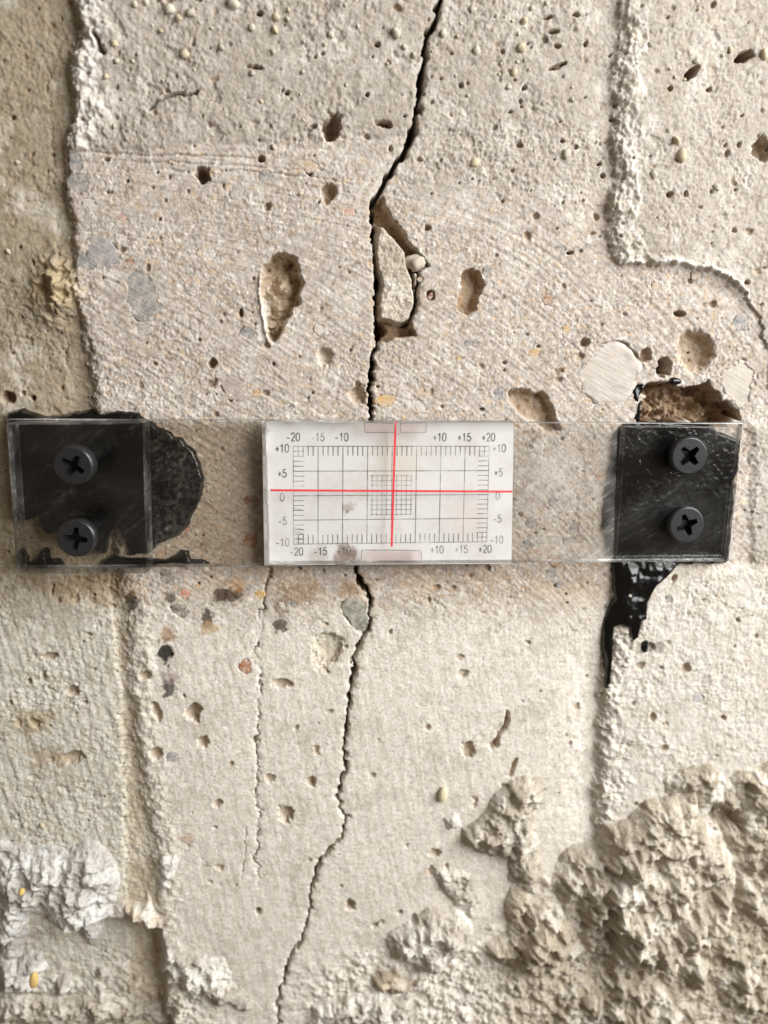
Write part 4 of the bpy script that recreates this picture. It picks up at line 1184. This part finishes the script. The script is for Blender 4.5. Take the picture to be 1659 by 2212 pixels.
for a in (-20, -15, -10, -5, 0, 5, 10, 15, 20):
    quads('grid_line', [(a, -10, a, 10, 0.17 if abs(a) < 20 else 0.13)], film, M_INK, 0.004)
for b in (-10, -5, 0, 5, 10):
    quads('grid_line', [(-20, b, 20, b, 0.16)], film, M_INK, 0.008)
for b, d in ((10, -1), (-10, 1)):
    quads('tick_row', [(a, b, a, b + d * 1.9, 0.20) for a in range(-19, 20) if a % 5], film, M_INK, 0.004)
for a, d in ((-20, 1), (20, -1)):
    quads('tick_row', [(a, b, a + d * 2.2, b, 0.15) for b in range(-9, 10)], film, M_INK, 0.006)
fine = [(a, -4.25, a, 4.25, 0.11) for a in range(-4, 5) if a] + [(-4.4, b, 4.3, b, 0.11) for b in range(-4, 5) if b]
quads('fine_grid', fine, film, M_INK, 0.010)
quads('fine_grid', [(-19.9, b, -18.0, b - 0.4, 0.12) for b in (-2.6, -6.6, -7.4, -8.6, -9.5)], film, M_INK, 0.010)

GLYPH = {'0': [[(.5, 0), (.72, .06), (.86, .22), (.9, .5), (.86, .78), (.72, .94), (.5, 1), (.28, .94), (.14, .78), (.1, .5), (.14, .22), (.28, .06), (.5, 0)]],
         '1': [[(.2, .74), (.42, .84), (.56, 1), (.56, 0)]],
         '2': [[(.12, .74), (.18, .9), (.34, .99), (.56, 1), (.78, .92), (.86, .74), (.8, .56), (.6, .38), (.3, .18), (.12, .02), (.9, .02)]],
         '5': [[(.84, .98), (.28, .98), (.18, .5), (.34, .6), (.54, .64), (.76, .56), (.88, .34), (.8, .12), (.6, .01), (.36, .01), (.18, .1), (.1, .26)]],
         '+': [[(.16, .42), (.9, .42)], [(.53, .72), (.53, .12)]], '-': [[(.2, .36), (.8, .36)]]}
def numeral(txt, a, b, hgt=1.62):
    wd, sw = 0.98, 0.25
    bm_v, bm_f = [], []
    for k, ch in enumerate(txt):
        ox = a + (k - len(txt) / 2) * wd
        for line in GLYPH[ch]:
            pts = [S(ox + p[0] * wd * 0.92, b + (p[1] - 0.5) * hgt) for p in line]
            ls, rs_ = [], []
            for i in range(len(pts)):
                d = (pts[min(i + 1, len(pts) - 1)] - pts[max(i - 1, 0)]).normalized()
                if line[0] == line[-1] and i in (0, len(pts) - 1):
                    d = (pts[1] - pts[-2]).normalized()
                n = Vector((-d.z, 0, d.x)) * sw * 0.5e-3
                ls.append(pts[i] + n); rs_.append(pts[i] - n)
            o0 = len(bm_v)
            for p, q in zip(ls, rs_):
                bm_v += [tuple(p - gauge.location + Vector((0, -1e-5, 0))), tuple(q - gauge.location + Vector((0, -1e-5, 0)))]
            for i in range(len(pts) - 1):
                bm_f.append((o0 + 2 * i, o0 + 2 * i + 1, o0 + 2 * i + 3, o0 + 2 * i + 2))
    me = bpy.data.meshes.new('numeral')
    me.from_pydata(bm_v, [], bm_f)
    return obj('numeral', me, M_INK, film)
for t, a in (('-20', -20), ('-15', -15.1), ('-10', -10.3), ('+10', 9.7), ('+15', 14.8), ('+20', 19.8)):
    numeral(t, a, 11.85)
    numeral(t, a + (0.6 if a < 0 else -0.1), -11.55)
for t, b in (('+10', 9.6), ('+5', 4.6), ('0', -0.25), ('-5', -5.1), ('-10', -9.6)):
    numeral(t, -22.2, b)
    numeral(t, 22.1, b)

# red crosshair engraved on the back of the upper plate
def bar(name, p0, p1, wd, h, parent, m):
    a, b = W(*p0, h), W(*p1, h)
    d = (b - a).normalized()
    n = Vector((-d.z, 0, d.x)) * wd * 0.5e-3
    me = bpy.data.meshes.new(name)
    me.from_pydata([tuple(c - gauge.location) for c in (a + n, a - n, b - n, b + n)], [], [(0, 1, 2, 3)])
    return obj(name, me, m, parent)
bar('crosshair_line', (584, 1059), (1107, 1062), 0.42, 5.215, over, M_RED)
bar('crosshair_line', (854, 925), (846, 1181), 0.44, 5.222, over, M_RED)
bar('crosshair_line', (855, 911), (854, 925), 0.30, 5.222, over, M_RED)

# snapped transport tabs on the upper plate's rims
M_TAB = acrylic('frosted_tab', tint=(0.98, 0.92, 0.92), haze=0.42, gloss=0.06, hazecol=(0.86, 0.80, 0.79), rough=0.3)
for c in ([(786, 912), (852, 914), (853, 936), (788, 935)], [(864, 914), (922, 912), (922, 935), (866, 936)]):
    slab('tab', c, 5.2, 5.75, over, mats=(M_TAB, M_EDGE), bevel=0.00015)['label'] = 'snapped frosted tab'
slab('tab', [(781, 1188), (911, 1189), (913, 1215), (779, 1214)], 5.2, 5.8, over, mats=(M_TAB, M_EDGE), bevel=0.00015)['label'] = 'long frosted tab'

# screws
M_SCREW = simple('blackened_steel', (0.05, 0.05, 0.052), 0.30, 0.6)
M_RECESS = simple('dark_recess_steel', (0.02, 0.02, 0.02), 0.5, 0.5)
def screw(x, y, hfront, r, head, rot, tilt, hback):
    c = W(x, y, hfront)
    bm = bmesh.new()
    n = 40
    # cross outline in the local XY plane, +Z towards the viewer
    a, w2 = r * 0.60, r * 0.115
    w3 = r * 0.17
    cross = []
    for k in range(4):
        t = k * math.pi / 2
        for (px_, py_) in ((a, -w2), (a, w2), (w3 * 1.15, w3 * 1.15)):
            cross.append((px_ * math.cos(t) - py_ * math.sin(t), px_ * math.sin(t) + py_ * math.cos(t)))
    def ring(rad, z):
        return [bm.verts.new((rad * math.cos(2 * math.pi * k / n), rad * math.sin(2 * math.pi * k / n), z)) for k in range(n)]
    r0 = ring(r * 0.90, 0)
    ci = [bm.verts.new((p[0], p[1], 0)) for p in cross]
    e1 = [bm.edges.new((r0[k], r0[(k + 1) % n])) for k in range(n)]
    e2 = [bm.edges.new((ci[k], ci[(k + 1) % 12])) for k in range(12)]
    bmesh.ops.triangle_fill(bm, use_beauty=True, edges=e1 + e2)
    lo = [bm.verts.new((p[0] * 0.7, p[1] * 0.7, -0.55 * r)) for p in cross]
    rec = []
    for k in range(12):
        rec.append(bm.faces.new((ci[k], ci[(k + 1) % 12], lo[(k + 1) % 12], lo[k])))
    rec.append(bm.faces.new(lo))
    prev = r0
    for rad, z in ((r * 0.97, -0.05 * r), (r, -0.13 * r), (r, -head * 0.9), (r * 0.96, -head), (r * 0.42, -head - 0.3)):
        nx_ = ring(rad, z)
        for k in range(n):
            bm.faces.new((prev[k], prev[(k + 1) % n], nx_[(k + 1) % n], nx_[k])).smooth = True
        prev = nx_
    nx_ = ring(r * 0.42, -(hfront - hback))
    for k in range(n):
        bm.faces.new((prev[k], prev[(k + 1) % n], nx_[(k + 1) % n], nx_[k])).smooth = True
    bm.faces.new(nx_)
    bmesh.ops.recalc_face_normals(bm, faces=bm.faces)
    for f in rec:
        f.material_index = 1
    me = bpy.data.meshes.new('screw')
    bm.to_mesh(me)
    bm.free()
    me.transform(Matrix.Scale(1e-3, 4))
    me.materials.append(M_SCREW)
    me.materials.append(M_RECESS)
    o = obj('screw', me, None, gauge)
    o.rotation_euler = (Matrix.Rotation(math.radians(tilt[0]), 3, 'X') @ Matrix.Rotation(math.radians(tilt[1]), 3, 'Z') @ Matrix.Rotation(math.pi / 2, 3, 'X') @ Matrix.Rotation(math.radians(rot), 3, 'Z')).to_euler()
    o.location = c - gauge.location
    return o
screw(157, 1007, 11.4, 3.75, 2.9, -32, (4, -5), 0.0)
screw(163, 1164, 10.6, 3.75, 2.2, -8, (2, -3), 0.0)
screw(1490, 985, 6.9, 3.95, 1.7, 45, (0, 0), 0.0)
screw(1484, 1134, 7.0, 3.9, 1.8, 22, (-2, 1), 0.0)
